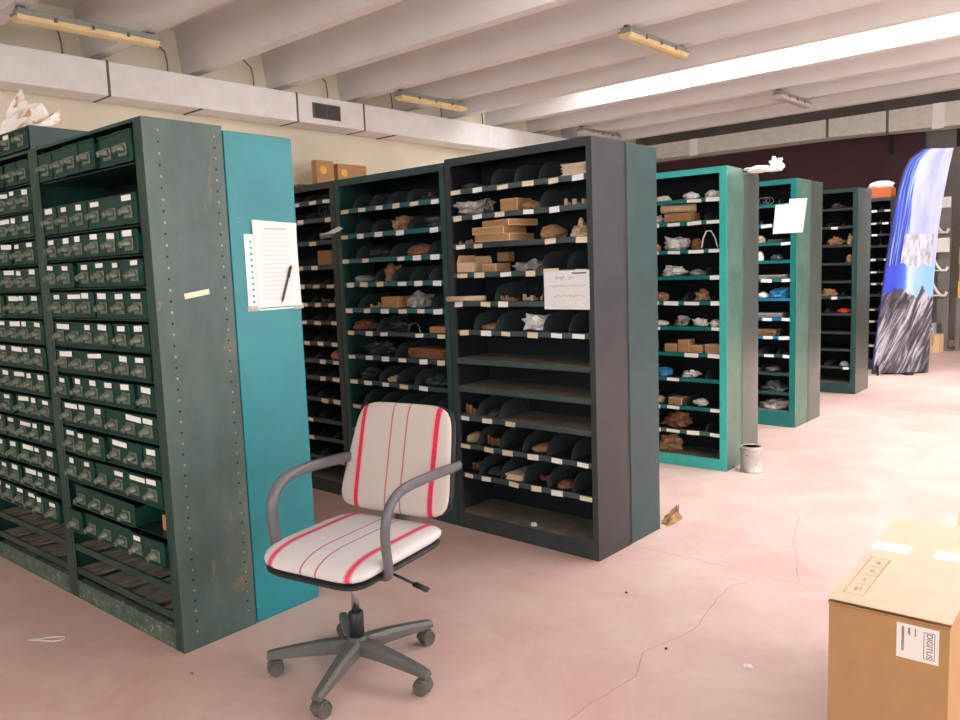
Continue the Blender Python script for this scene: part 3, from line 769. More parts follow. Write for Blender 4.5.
put('B1', 10, -0.34, 'bits', 0.1, 0.15, 0.035, 'rust', 'small rusty metal part beside cream slips', 'metal part')
put('B1', 11, -0.42, 'parcel', 0.035, 0.03, 0.02, 'white', 'small white scrap lying', 'scrap')
put('B1', 0, -0.80, 'parcel', 0.10, 0.14, 0.03, 'plastic_dark', 'dark flat packet at the left', 'packet')
put('B1', 5, -0.70, 'parcel', 0.10, 0.14, 0.03, 'brownbag', 'flat brown packet', 'packet')
put('B1', 8, -0.62, 'parcel', 0.11, 0.16, 0.035, 'plastic_dark', 'dark greasy packet', 'packet')
put('B1', 9, -0.78, 'parcel', 0.10, 0.16, 0.045, 'tan', 'pale tan packet at the left', 'packet')
put('B1', 9, -0.37, 'parcel', 0.10, 0.16, 0.04, 'brownbag', 'brown packet in the middle', 'packet')
put('B1', 10, -0.64, 'parcel', 0.10, 0.16, 0.04, 'plastic_dark', 'dark packet left of cream slips', 'packet')
put('B1', 10, -0.19, 'parcel', 0.09, 0.14, 0.035, 'rust', 'rusty packet at the right', 'packet')
# bottle green rack
put('B2', 7, -0.78, 'bag', 0.13, 0.18, 0.07, 'plastic_dark', 'dark bag at the left', 'plastic bag', seed=61)
put('B2', 7, -0.20, 'bag', 0.20, 0.18, 0.06, 'plastic_dark', 'dark flattened bag at the right', 'plastic bag', seed=62)
put('B2', 3, -0.80, 'parcel', 0.11, 0.14, 0.04, 'plastic', 'pale grey packet at the left', 'packet')
put('B2', 5, -0.50, 'bag', 0.12, 0.16, 0.06, 'plastic_dark', 'dark bag in the middle', 'plastic bag', seed=63)
put('B2', 0, -0.2, 'bag', 0.13, 0.2, 0.05, 'plastic_dark', 'dark plastic bag', 'plastic bag')
put('B2', 1, -0.42, 'bag', 0.15, 0.18, 0.085, 'brownbag', 'grey brown crumpled bag', 'bag', seed=12)
put('B2', 1, -0.15, 'bag', 0.18, 0.2, 0.07, 'plastic_dark', 'dark crumpled bag at the right', 'plastic bag')
put('B2', 2, -0.65, 'bag', 0.12, 0.18, 0.055, 'plastic_dark', 'dark lump of plastic', 'plastic bag')
put('B2', 2, -0.285, 'parcel', 0.18, 0.16, 0.065, 'rust', 'reddish brown packets', 'packets', seed=22)
put('B2', 3, -0.53, 'bag', 0.12, 0.15, 0.11, 'brownbag', 'upright pale brown bag', 'bag', seed=5)
put('B2', 4, -0.645, 'bits', 0.09, 0.1, 0.03, 'tan', 'small tan metal part at the left', 'metal part')
put('B2', 4, -0.505, 'carton', 0.14, 0.16, 0.065, 'card', 'tan cardboard carton', 'box')
put('B2', 4, -0.33, 'bag', 0.15, 0.18, 0.1, 'plastic', 'grey twisted plastic bag', 'plastic bag', seed=31)
put('B2', 5, -0.82, 'parcel', 0.15, 0.16, 0.06, 'rust', 'red brown torn packets at the left', 'packets')
put('B2', 5, -0.30, 'loop', 0.10, 0.02, 0.05, 'wire', 'thin wire loop', 'wire')
put('B2', 5, -0.115, 'carton', 0.13, 0.14, 0.035, 'orange', 'flat orange carton at the right', 'box')
put('B2', 6, -0.71, 'bag', 0.24, 0.2, 0.085, 'plastic_dark', 'big grey crumpled bag', 'plastic bag', seed=8)
put('B2', 6, -0.215, 'sheets', 0.28, 0.16, 0.055, 'rust', 'stack of rusty flat packs', 'packets')
put('B2', 7, -0.53, 'parcel', 0.10, 0.1, 0.035, 'tan', 'small pale parcel', 'parcel')
# dark rack beside the turquoise panel
put('B3', 1, -0.13, 'coil', 0.15, 0.06, 0.07, 'wire', 'grey wire coils', 'wire coil')
put('B3', 2, -0.13, 'cone', 0.12, 0.12, 0.075, 'plastic', 'grey paper cone', 'paper')
put('B3', 3, -0.15, 'carton', 0.15, 0.14, 0.09, 'card', 'torn orange brown carton', 'box')
put('B3', 5, -0.19, 'bits', 0.10, 0.1, 0.03, 'wire', 'small grey metal part', 'metal part')
put('B3', 8, -0.13, 'parcel', 0.12, 0.1, 0.06, 'pinkbox', 'pink wrapped parcel', 'parcel')
# bright turquoise rack
put('C', 0, -0.48, 'parcel', 0.12, 0.1, 0.04, 'plastic_white', 'white flat packet at the left', 'packet')
put('C', 0, -0.27, 'parcel', 0.12, 0.1, 0.05, 'plastic_white', 'white round packet', 'packet')
put('C', 0, -0.12, 'parcel', 0.11, 0.1, 0.05, 'plastic_white', 'white packet at the right', 'packet')
put('C', 1, -0.36, 'roll', 0.22, 0.06, 0.055, 'tan', 'cream roll lying across boxes', 'paper roll', dx_z=0.064, dy=0.03)
put('C', 1, -0.35, 'carton', 0.2, 0.14, 0.06, 'rust', 'brown carton under the cream roll', 'box')
put('C', 1, -0.515, 'bag', 0.09, 0.12, 0.06, 'plastic_white', 'white crumpled bag', 'plastic bag')
put('C', 2, -0.40, 'bag', 0.19, 0.16, 0.10, 'plastic_white', 'white torn plastic bag', 'plastic bag', seed=17)
put('C', 2, -0.535, 'parcel', 0.065, 0.1, 0.05, 'pinkbox', 'pale pink packet', 'packet')
put('C', 2, -0.235, 'parcel', 0.08, 0.1, 0.075, 'rust', 'brown rust lump', 'packet')
put('C', 2, -0.125, 'loop', 0.11, 0.02, 0.115, 'white', 'white standing plastic band', 'band')
put('C', 3, -0.40, 'bag', 0.22, 0.16, 0.075, 'plastic_white', 'white wrinkled plastic bag', 'plastic bag', seed=3)
put('C', 3, -0.23, 'parcel', 0.11, 0.12, 0.045, 'plastic', 'pale grey packet', 'packet')
put('C', 4, -0.50, 'parcel', 0.11, 0.1, 0.06, 'brownbag', 'pale brown packet at the left', 'packet')
put('C', 4, -0.20, 'bag', 0.13, 0.12, 0.08, 'brownbag', 'brown and white bag', 'bag', seed=77)
put('C', 5, -0.50, 'parcel', 0.12, 0.1, 0.035, 'plastic_white', 'white flat packet', 'packet')
put('C', 5, -0.345, 'bag', 0.10, 0.1, 0.07, 'plastic', 'light grey bag', 'plastic bag')
put('C', 5, -0.21, 'bag', 0.13, 0.1, 0.055, 'plastic_white', 'white bag', 'plastic bag')
put('C', 5, -0.10, 'parcel', 0.08, 0.1, 0.045, 'plastic_white', 'white packet at the right', 'packet')
put('C', 6, -0.41, 'carton', 0.09, 0.1, 0.055, 'card_cream', 'cream carton left of three', 'box')
put('C', 6, -0.315, 'carton', 0.08, 0.1, 0.085, 'card_cream', 'taller cream carton in the middle', 'box')
put('C', 6, -0.225, 'carton', 0.09, 0.1, 0.05, 'label_cream', 'pale carton right of the taller one', 'box')
put('C', 6, -0.11, 'carton', 0.10, 0.1, 0.06, 'label_cream', 'white carton at the right', 'box')
put('C', 7, -0.49, 'parcel', 0.14, 0.12, 0.06, 'plastic_blue', 'blue and white packet', 'packet')
put('C', 7, -0.28, 'bag', 0.15, 0.12, 0.05, 'plastic_white', 'white flattened bag', 'plastic bag')
put('C', 8, -0.52, 'parcel', 0.1, 0.1, 0.045, 'tan', 'tan packet at the left', 'packet')
put('C', 8, -0.38, 'carton', 0.1, 0.1, 0.05, 'label_cream', 'cream carton', 'box')
put('C', 8, -0.22, 'bag', 0.12, 0.1, 0.05, 'plastic_white', 'white bag', 'plastic bag')
put('C', 9, -0.40, 'bag', 0.24, 0.18, 0.11, 'rust', 'dark brown crumpled bag', 'bag', seed=9)
put('C', 10, -0.45, 'bag', 0.20, 0.16, 0.12, 'brownbag', 'pale brown crumpled bag', 'bag', seed=13)
# sea green rack
put('D', 0, -0.27, 'coil', 0.12, 0.06, 0.06, 'wire', 'grey wire coil', 'wire coil')
put('D', 2, -0.16, 'roll', 0.15, 0.05, 0.025, 'plastic_dark', 'thin dark roll', 'paper roll')
put('D', 2, -0.33, 'parcel', 0.09, 0.1, 0.06, 'tan', 'tan parcel', 'parcel')
put('D', 3, -0.19, 'parcel', 0.10, 0.12, 0.05, 'plastic_dark', 'dark parcel', 'parcel')
put('D', 3, -0.33, 'parcel', 0.07, 0.08, 0.08, 'plastic_white', 'white crumpled paper', 'paper')
put('D', 4, -0.22, 'sheets', 0.26, 0.16, 0.03, 'plastic', 'grey loose sheets', 'paper')
put('D', 5, -0.15, 'bag', 0.20, 0.16, 0.085, 'plastic_blue', 'bright blue plastic bag', 'plastic bag', seed=19)
put('D', 5, -0.31, 'parcel', 0.10, 0.12, 0.05, 'plastic_white', 'white packet beside the blue bag', 'packet')
put('D', 6, -0.25, 'sheets', 0.25, 0.16, 0.035, 'plastic', 'pale grey stack of sheets', 'paper')
put('D', 7, -0.28, 'sheets', 0.2, 0.16, 0.05, 'brownbag', 'brown stack of papers', 'paper')
put('D', 9, -0.22, 'parcel', 0.16, 0.14, 0.05, 'plastic_dark', 'dark grey packet', 'packet')
put('D', 10, -0.20, 'bag', 0.24, 0.18, 0.09, 'plastic_dark', 'dark crumpled bag', 'plastic bag', seed=29)
put('D', 11, -0.20, 'bag', 0.30, 0.18, 0.085, 'plastic', 'grey crumpled bag', 'plastic bag', seed=37)
# dark rack before the banner
put('E', 0, -0.24, 'bag', 0.14, 0.14, 0.06, 'plastic_dark', 'dark bag', 'plastic bag')
put('E', 2, -0.25, 'bag', 0.20, 0.16, 0.09, 'brownbag', 'tan rumpled bag', 'bag', seed=51)
put('E', 2, -0.085, 'bag', 0.09, 0.12, 0.11, 'tan', 'upright tan bag at right', 'bag', seed=53)
put('E', 3, -0.085, 'parcel', 0.09, 0.1, 0.08, 'brownbag', 'brown parcel at the right', 'parcel')
put('E', 5, -0.30, 'bag', 0.20, 0.16, 0.08, 'brownbag', 'grey brown bag', 'bag', seed=57)
put('E', 6, -0.14, 'parcel', 0.17, 0.14, 0.05, 'redbit', 'red wrapped packet', 'packet')
put('E', 9, -0.13, 'parcel', 0.10, 0.12, 0.05, 'plastic', 'grey packet', 'packet')

DIV = {}
def divider_mesh(D, h, mat):
    k = (round(D, 3), round(h, 3), mat)
    if k not in DIV:
        P = [(0.008, 0.0)]
        for i in range(9):
            t = PI/2*i/8; P.append((0.012+0.10*(1-math.cos(t)), h*0.92*math.sin(t)))
        P += [(D-0.02, h), (D-0.02, 0.0)]
        DIV[k] = MB().prism(P, 'x', -0.002, 0.002).mesh('divider', mat)
    return DIV[k]
def rack(u, label, frame, side, lipm, inside, nb, labmat, lab_p, div_h, group, no_div=(), lipf=None, half=None, seed=1, labs_at=None, dust=(), lw=1.0):
    d = UN[u]; W, D, H, F = d['W'], d['D'], d['H'], d['fl']; rnd = random.Random(seed)
    t = thing('shelving_rack', label, 'shelving rack', (*d['o'], 0), math.radians(d['r']), group)
    T = 0.003
    for s, (a, b) in (('r', (-T, 0)), ('l', (-W, -W+T))):
        mb = MB().box(a, b, 0.003, D, 0, H, 0)
        if s == 'r': mb.box(-F, 0, 0, 0.003, 0, H, 1).box(-F, -F+T, 0.003, 0.02, 0, H, 1)
        else: mb.box(-W, -W+F, 0, 0.003, 0, H, 1).box(-W+F-T, -W+F, 0.003, 0.02, 0, H, 1)
        mb.box(a-0.0 if s == 'l' else a, b, D-0.02, D, 0, H, 0)
        obj('side_panel', mb, [side, frame], t)
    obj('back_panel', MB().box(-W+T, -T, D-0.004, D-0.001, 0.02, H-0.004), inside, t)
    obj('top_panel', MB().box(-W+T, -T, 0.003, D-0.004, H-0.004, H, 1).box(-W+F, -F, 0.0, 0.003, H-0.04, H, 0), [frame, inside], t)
    pl = MB().box(-W+F, -F, 0.0, 0.004, 0.0, d['base']+0.004, 0).box(-W+T, -T, 0.004, D-0.004, d['base']-0.004, d['base']+0.004, 1)
    obj('plinth', pl, [frame, 'dust'], t)
    bw = (W-2*T)/nb
    for i, z in enumerate(d['z']):
        m = lipf(i) if lipf else lipm
        sh = MB().box(-W+F*0.5, -F*0.5, 0.006, 0.009, z, z+LIP, 0).box(-W+T, -T, 0.009, D-0.004, z+LIP-0.005, z+LIP, 1).box(-W+F*0.5, -F*0.5, 0.009, 0.018, z, z+0.002, 0)
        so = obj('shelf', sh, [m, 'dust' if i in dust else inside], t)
        if i in no_div: continue
        hh = div_h if not isinstance(div_h, (list, tuple)) else div_h[i]
        for k in range(1, nb):
            x = -T-k*bw
            if half and i in half and x > half[i]: continue
            if any(s == i and a-0.004 < x < b+0.004 for s, a, b in PACKED[u]): continue
            link('divider', divider_mesh(D, hh, 'divider'), so, (x, 0.0, z+LIP))
        for k in range(nb):
            x = -T-(k+0.5)*bw+rnd.uniform(-0.02, 0.02)
            if half and i in half and x > half[i]: continue
            if x > -F*0.5-0.035 or x < -W+F*0.5+0.035: x = max(min(x, -F*0.5-0.035), -W+F*0.5+0.035)
            if rnd.random() > lab_p: continue
            mt = rnd.choice(labmat)
            link('label_card', label_mesh(lw*rnd.choice([0.058, 0.064, 0.07]), rnd.choice([0.022, 0.025, 0.028]), mt), so, (x, 0.0056, z+LIP*0.5-0.002+rnd.uniform(-0.002, 0.0005)), ry=rnd.uniform(-0.06, 0.06), rx=-0.05)
    return t
RG = 'open shelving racks for spare parts'
rack('B1', 'large charcoal shelving rack behind the chair with a handwritten sheet hung on its shelf', 'rack_dark', 'rack_side', 'rack_lip', 'rack_inside', 6, ['label_cream', 'label'], 0.97, 0.098, RG, no_div=(6, 7), half={8: -0.5}, seed=11, dust=(6, 7, 8))
rack('B2', 'bottle green shelving rack between the charcoal rack and the narrow dark one', 'green_rack', 'green_rack', 'green_rack', 'rack_inside', 6, ['label_cream', 'label'], 0.92, 0.085, RG, seed=12, lipf=lambda i: 'green_lip' if i < 5 else 'green_rack')
rack('B3', 'dark shelving rack half hidden behind the turquoise cabinet end', 'rack_dark', 'rack_dark', 'rack_dark', 'rack_inside', 6, ['label', 'label_cream'], 0.7, 0.05, RG, seed=13)
rack('C', 'bright turquoise framed shelving rack with white packets, paint can at its foot', 'turq', 'sage', 'turq_deep', 'rack_inside', 6, ['label'], 0.72, 0.06, RG, seed=14, lw=1.55, lipf=lambda i: 'turq_deep' if i < 9 else 'sage')
rack('D', 'sea green shelving rack with a white sheet and a blue bag', 'turq_deep', 'sage', 'turq_deep', 'rack_inside', 6, ['label'], 0.6, 0.05, RG, seed=15, lw=1.3, lipf=lambda i: 'blue_lip' if i in (5, 6, 7) else ('turq_deep' if i < 5 else 'green_rack'))
rack('E', 'dark green shelving rack with nearly bare shelves in front of the banner', 'green_rack', 'olive_steel', 'rack_dark', 'rack_inside', 6, ['label'], 0.4, 0.045, RG, seed=16, no_div=(3, 4, 7, 8))
rack('F', 'farthest dark shelving rack partly covered by the feather banner', 'rack_dark', 'rack_dark', 'rack_dark', 'rack_inside', 6, ['label', 'label_cream'], 0.9, 0.05, RG, seed=17)
def back_of(u, D, side, label, W=0.925, gap=0.004, H=None):
    d = UN[u]
    return plain_locker('steel_rack', label, 'steel rack', UL(u, 0.0, d['D']+gap, 0), math.radians(d['r']), W, D, H or d['H'], side, side, 'racks standing back to back')
back_of('B1', 0.293, 'slate', 'slate teal steel rack standing back to back with the charcoal rack')
back_of('C', 0.31, 'gunmetal', 'grey green steel rack backing the bright turquoise rack', H=2.005)
back_of('D', 0.30, 'gunmetal', 'grey steel rack backing the sea green rack', H=2.055)

# sheets hung on the racks
def scribble(mb, x0, x1, z, amp, seed, y=-0.0016, w=0.0007):
    P = []; n = max(6, int((x1-x0)/0.004)); rnd = random.Random(seed)
    for k in range(n+1):
        P.append((x0+(x1-x0)*k/n, y, z+amp*rnd.uniform(-1, 1)))
    for a, b in zip(P[:-1], P[1:]):
        mb.sweep([a, b], w, w, 4)
sh = thing('hanging_handwritten_sheet', 'white handwritten sheet hung over a shelf edge of the charcoal rack', 'paper', UL('B1', -0.285, -0.003, 1.213), math.radians(0.18))
obj('sheet', MB().box(0, 0.262, -0.001, 0.0, 0, 0.185), 'paper', sh)
for k, (xa, xb, zz, am, ww) in enumerate(((0.07, 0.12, 0.150, 0.012, 0.0011), (0.14, 0.17, 0.150, 0.008, 0.0009), (0.035, 0.245, 0.112, 0.006, 0.0008), (0.055, 0.235, 0.064, 0.007, 0.0008))):
    sc = MB(); scribble(sc, xa, xb, zz, am, k+1, w=ww)
    obj('handwriting_line', sc, 'ink', sh)
obj('tape_strip', MB().box(0.0, 0.09, -0.0022, -0.0012, 0.178, 0.196), 'label_cream', sh)
obj('clip_strip', MB().box(0.165, 0.245, -0.0024, -0.0012, 0.168, 0.174), 'ink_dark', sh)
sh = thing('hanging_sheet', 'blank white sheet hung at the corner post of the sea green rack', 'paper', UL('D', -0.195, -0.004, 1.62))
obj('sheet', MB().prism([(0, 0.0), (0.245, 0.0), (0.278, 0.27), (0.135, 0.275), (0.132, 0.235), (0.022, 0.235)], 'y', -0.001, 0.0), 'paper', sh)
o = torn_sheet('crumpled_paper', [(-0.05, 0.01), (-0.02, 0.03), (0.02, 0.045), (0.05, 0.03)], 'paper', UL('B2', -0.885, -0.105, 1.66), 0.3, 'white crumpled paper sticking out at the left of the bottle green rack', 'paper', 11, 0.02)

# things on top of and beside the racks
o = obj('plastic_wrap', MB().crumple(0.24, 0.2, 0.05, 23, 0.5, 3, 0, (-0.02, 0, 0)).crumple(0.1, 0.12, 0.10, 5, 0.5, 3, 0, (0.09, 0, 0.0), 0.7), 'plastic_white', None, (-2.20, 5.42, 2.0065), 0.2)
tag(o, 'crumpled white plastic wrap on top of the grey green rack', 'plastic wrap')
obx = thing('carton', 'orange carton topped by white plastic on the farthest rack', 'box', UL('F', -0.19, 0.04, 2.101))
obj('carton_body', MB().box(-0.14, 0.14, 0, 0.2, 0, 0.12, 0, 0.004), 'orange', obx)
obj('plastic_cover', MB().crumple(0.30, 0.22, 0.09, 4, 0.25, 3, 0, (0, 0.1, 0.118)), 'plastic_white', obx, label='white plastic cover')
can = thing('paint_can', 'dented metal paint can on the floor at the turquoise rack corner', 'paint can', (-2.134, 5.085, 0))
obj('can_body', MB().lathe([(0.070, 0.0), (0.074, 0.003), (0.073, 0.008), (0.071, 0.012), (0.071, 0.155), (0.074, 0.16), (0.074, 0.166), (0.069, 0.168), (0.066, 0.168)], (0, 0, 0), 28), 'can', can)
obj('lid', MB().lathe([(0.062, 0.168), (0.066, 0.172), (0.06, 0.174), (0.058, 0.168), (0.0, 0.168)][:4], (0, 0, 0), 28), 'can', can)
obj('bail_handle', MB().sweep([(0.074*math.cos(a), 0.074*math.sin(a)*0.35-0.075*math.sin(a), 0.15-0.075*math.sin(a)) for a in [PI*i/12 for i in range(13)]], 0.0016, 0.0016, 6), 'wire', can)
o = torn_sheet('brown_scrap', [(-0.04, 0.05), (-0.02, 0.09), (0.0, 0.07), (0.02, 0.10), (0.04, 0.03)], 'brownbag', (-2.065, 3.76, 0.001), -0.4, 'ragged brown paper scrap at the foot of the slate teal rack', 'paper', 8, 0.03)
# floor litter
def scrap(x, y, w, d, mat, label, seed):
    return tag(obj('floor_scrap', MB().crumple(w, d, 0.008, seed, 0.4, 3), mat, None, (x, y, 0.0005)), label, 'scrap', 'scraps on the floor')
scrap(-1.083, 2.558, 0.045, 0.03, 'white', 'white paper scrap on the pink floor left of the big carton', 4)
scrap(-1.37, 2.50, 0.012, 0.01, 'ink_dark', 'tiny dark crumb on the floor by the long crack', 6)
scrap(-2.62, 1.30, 0.02, 0.012, 'brownbag', 'brown crumb on the floor in front of the near drawer cabinet', 7)
scrap(-1.75, 2.85, 0.015, 0.012, 'ink_dark', 'dark crumb on the floor in front of the charcoal rack', 9)
lp = [( -0.085, -0.01), (-0.05, 0.0), (0.0, 0.022), (0.05, 0.025), (0.06, 0.005), (0.03, -0.015), (-0.03, -0.012), (-0.085, -0.012)]
o = obj('wire_loop', MB().sweep([(a, b, 0.003) for a, b in lp], 0.0022, 0.0022, 6), 'white', None, (-3.345, 1.082, 0), 0.6)
tag(o, 'thin white loop on the floor before the left drawer cabinets', 'loop')

# cartons high up at the left wall, standing on a tall rack by the duct
tw = thing('storage_rack', 'tall brown storage rack at the left wall behind the bottle green rack', 'storage rack', (-8.36, 5.7, 0))
for yy in (0.0, 1.36):
    for xx in (0.02, 0.46): obj('post', MB().box(xx, xx+0.04, yy, yy+0.04, 0, 2.48), 'brownbag', tw)
for zz in (0.4, 1.1, 1.8, 2.46): obj('shelf', MB().box(0.0, 0.5, 0, 1.4, zz, zz+0.03), 'brownbag', tw)
for k, (y0, w, h) in enumerate(((5.98, 0.26, 0.30), (6.30, 0.46, 0.28))):
    b = thing('carton', ('left' if k == 0 else 'right')+' brown carton with a yellow green sticker high by the left wall', 'box', (-7.98 if k == 0 else -8.02, y0, 2.491))
    obj('carton_body', MB().box(0, 0.10 if k == 0 else 0.14, 0, w, 0, h, 0, 0.004), 'card_side', b)
    obj('sticker', MB().cyl((0.14-0.04*(k == 0), 0.10, h*0.62), (0.1415-0.04*(k == 0), 0.10, h*0.62), 0.05, 0.05, 16), 'yellowbox', b)

# ------------------------------------------------------------------ feather banner
bn = thing('feather_banner', 'tall printed feather banner, blue and white above grey rock', 'banner', (-2.315, 10.36, 0), math.atan2(0.44, 0.49))
def bl(px): return px
LEFT = [(0.0, -0.555), (0.12, -0.53), (0.3, -0.475), (0.5, -0.42), (0.68, -0.355), (0.82, -0.295), (0.90, -0.24), (0.95, -0.18), (0.98, -0.10), (1.0, -0.02)]
RIGHT = [(0.0, 0.10), (0.2, 0.115), (0.4, 0.125), (0.6, 0.15), (0.8, 0.21), (0.92, 0.265), (1.0, 0.31)]
def ip(T, v):
    for (a, b), (c, d) in zip(T[:-1], T[1:]):
        if a <= v <= c: return b+(d-b)*(v-a)/(c-a)
    return T[-1][1]
nb_, mb_ = 26, 60
bmv = MB(); uvl = bmv.bm.loops.layers.uv.new('UVMap'); G = []
for j in range(mb_+1):
    v = j/mb_; a, b = ip(LEFT, v), ip(RIGHT, v); row = []
    for i in range(nb_+1):
        u = i/nb_; x = a+(b-a)*u; yy = 0.022*math.sin(u*9+v*2.2)*(1-v*0.6)+0.012*noise.noise(Vector((u*4, v*5, 3)))
        row.append((bmv.bm.verts.new((x, yy-0.02, 0.02+v*2.58+(0.05*u if v < 0.01 else 0)-0.05*u*(1-v))), u, v))
    G.append(row)
for j in range(mb_):
    for i in range(nb_):
        q = (G[j][i], G[j][i+1], G[j+1][i+1], G[j+1][i]); f = bmv.bm.faces.new([w[0] for w in q]); f.smooth = True
        for lo, w in zip(f.loops, q): lo[uvl].uv = (w[1], w[2])
bo = obj('printed_cloth', bmv, 'banner', bn); bo.modifiers.new('thick', 'SOLIDIFY').thickness = 0.003
# emblem lettering block printed on the cloth: soft grey glyph blotches
obj('pole', MB().sweep([(ip(LEFT, v)-0.012, -0.02, 0.02+v*2.58) for v in [i/24 for i in range(25)]], 0.010, 0.010, 8), 'pole_blue', bn, label='dark blue pole sleeve')
obj('foot', MB().box(-0.40, 0.12, 0.06, 0.14, 0.0, 0.07, 0, 0.006).box(-0.2, -0.12, -0.1, 0.3, 0.0, 0.03, 0, 0.004).cyl((-0.5, -0.02, 0.0), (-0.5, -0.02, 0.12), 0.014, 0.014, 10), 'black', bn)

# ------------------------------------------------------------------ far right background
st = thing('display_stand', 'white bracket display stand behind the feather banner', 'stand', (-2.72, 13.0, 0))
obj('post', MB().box(0.10, 0.17, 0.02, 0.08, 0, 2.15), 'greywall', st)
obj('base', MB().box(-0.1, 0.24, -0.1, 0.3, 0, 0.03), 'greywall', st)
obj('sign_board', MB().box(-0.02, 0.16, 0.0, 0.02, 2.05, 2.2), 'white', st); obj('shelf_box', MB().box(-0.03, 0.16, -0.1, 0.02, 1.42, 1.62), 'white', st)
obj('back_board', MB().box(0.02, 0.17, 0.025, 0.045, 0.4, 2.05), 'greywall', st)
for zz in (1.70, 1.16, 0.80):
    obj('bracket', MB().sweep([(-0.06, -0.02, zz+0.22), (0.02, -0.03, zz+0.06), (0.07, -0.03, zz), (0.13, -0.03, zz), (0.15, -0.03, zz+0.05)], 0.012, 0.02, 8).box(-0.08, 0.05, -0.04, -0.01, zz-0.01, zz+0.01), 'white', st)
o = obj('carton', MB().box(-0.09, 0.09, 0, 0.25, 0, 0.26, 0, 0.004).box(-0.012, 0.012, -0.001, 0, 0.1, 0.26, 1), ['card', 'card_cream'], None, (-2.66, 12.62, 0.0))
tag(o, 'brown carton on the floor right of the feather banner', 'box')
o = obj('carton', MB().box(-0.06, 0.04, 0, 0.2, 0, 0.15, 0, 0.004).box(-0.05, 0.03, -0.001, 0, 0.06, 0.09, 1), ['white', 'ink'], None, (-2.70, 12.64, 0.261))
tag(o, 'small white carton on the brown carton right of the banner', 'box')
for k in range(6):
    zz = 0.76+k*0.245
    if k == 0:
        pal = thing('pallet_stand', 'grey stand under the carton pile at the right edge', 'stand', (-2.10, 13.0, 0))
        for xx in (-0.36, 0.3): obj('leg', MB().box(xx, xx+0.06, 0.02, 0.08, 0, 0.73), 'greywall', pal); obj('leg', MB().box(xx, xx+0.06, 0.4, 0.46, 0, 0.73), 'greywall', pal)
        obj('platform', MB().box(-0.38, 0.38, 0, 0.5, 0.73, 0.758), 'greywall', pal)
    cb = obj('carton', MB().box(-0.34, 0.34, 0, 0.45, 0, 0.24, 0, 0.005).box(-0.30, -0.18, -0.001, 0, 0.02, 0.09, 1).box(-0.24, -0.19, -0.0012, 0, 0.13, 0.2, 2), ['label_cream' if k > 2 else 'card_cream', 'yellowbox', 'ink_dark'], None, (-2.10+0.012*(k % 2), 13.01, zz))
    tag(cb, '%s carton of the beige pile at the right edge of the picture' % ['lowest', 'second lowest', 'third lowest', 'fourth lowest', 'fifth lowest', 'topmost'][k], 'box', 'beige cartons in a pile')
o = obj('green_sack', MB().crumple(0.5, 0.35, 0.5, 3, 0.25, 4), 'greenbag', None, (-2.12, 13.22, 0.001)); tag(o, 'green sack under the beige carton pile at the right edge', 'sack')

# ------------------------------------------------------------------ swivel chair
CH = thing('swivel_chair', 'swivel office chair in white and red striped fabric with grey arms', 'chair', (-2.155, 1.693, 0), math.radians(-79+180-90))
# own frame: +x is the side that shows on the right of the picture's chair, -y is forward
TOPS = 0.500
def seat_bend(p):
    f = -p.y
    z = p.z
    if f > 0.1: z -= 0.9*(f-0.1)**2
    z += 0.010*max(0, (abs(p.x)-0.12)/0.12)**2*0.5
    return Vector((p.x, p.y+0.018, z+TOPS-0.030))
obj('seat_cushion', MB().pillow(0.485, 0.51, 0.062, 6.0, seat_bend), 'fabric_seat', CH)
def shell_bend(p):
    q = seat_bend(p); q.z -= 0.034; return q
obj('seat_shell', MB().pillow(0.478, 0.50, 0.036, 6.0, shell_bend), 'chair_dark', CH)
BT = math.radians(14)
def back_bend(p):
    # p.x across, p.y up the back, p.z thickness
    c = p.z + 0.10*p.x*p.x*-1.6
    up = p.y+0.205
    y = 0.245+up*math.sin(BT)-c*math.cos(BT)-0.10*p.x*p.x*0.6
    return Vector((p.x-0.022*(0.2-p.y)/0.4+0.006, y, 0.518+up*math.cos(BT)+c*math.sin(BT)))
obj('backrest_cushion', MB().pillow(0.522, 0.415, 0.05, 6.5, back_bend, taper=0.19), 'fabric_back', CH)
def bshell(p):
    q = back_bend(Vector((p.x, p.y, p.z-0.034))); return q
obj('backrest_shell', MB().pillow(0.52, 0.42, 0.03, 6.5, bshell, taper=0.19), 'chair_dark', CH)
obj('back_bracket', MB().sweep([(0, 0.06, 0.415), (0, 0.2, 0.42), (0, 0.285, 0.45), (0, 0.315, 0.52), (0, 0.335, 0.62)], 0.034, 0.009, 10), 'chair_grey', CH)
obj('tilt_housing', MB().box(-0.07, 0.07, -0.10, 0.10, 0.385, 0.43, 0, 0.008), 'chair_dark', CH)
for s in (-1, 1):
    x = -0.238 if s < 0 else 0.256
    P = [(x-s*0.05, -0.10, 0.432), (x-s*0.005, -0.115, 0.442), (x, -0.125, 0.48), (x, -0.135, 0.55), (x+s*0.002, -0.135, 0.61), (x+s*0.003, -0.115, 0.665), (x+s*0.003, -0.07, 0.70), (x+s*0.003, 0.0, 0.712), (x+s*0.002, 0.10, 0.712), (x-s*0.002, 0.2, 0.708), (x-s*0.006, 0.29, 0.703), (x-s*0.012, 0.33, 0.700)]
    # smooth the path
    Q = [Vector(p) for p in P]
    for _ in range(2):
        R = [Q[0]]
        for a, b in zip(Q[:-1], Q[1:]): R += [a*0.75+b*0.25, a*0.25+b*0.75]
        R.append(Q[-1]); Q = R
    obj('armrest', MB().sweep(Q, 0.021, 0.016, 14, up=Vector((1, 0, 0))), 'arm_grey', CH)
obj('gas_cylinder', MB().cyl((0, 0, 0.215), (0, 0, 0.40), 0.014, 0.014, 18), 'chrome', CH, label='chrome gas lift tube')
obj('cylinder_cover', MB().lathe([(0.027, 0.10), (0.027, 0.222), (0.022, 0.227)], (0, 0, 0), 20), 'chair_dark', CH)
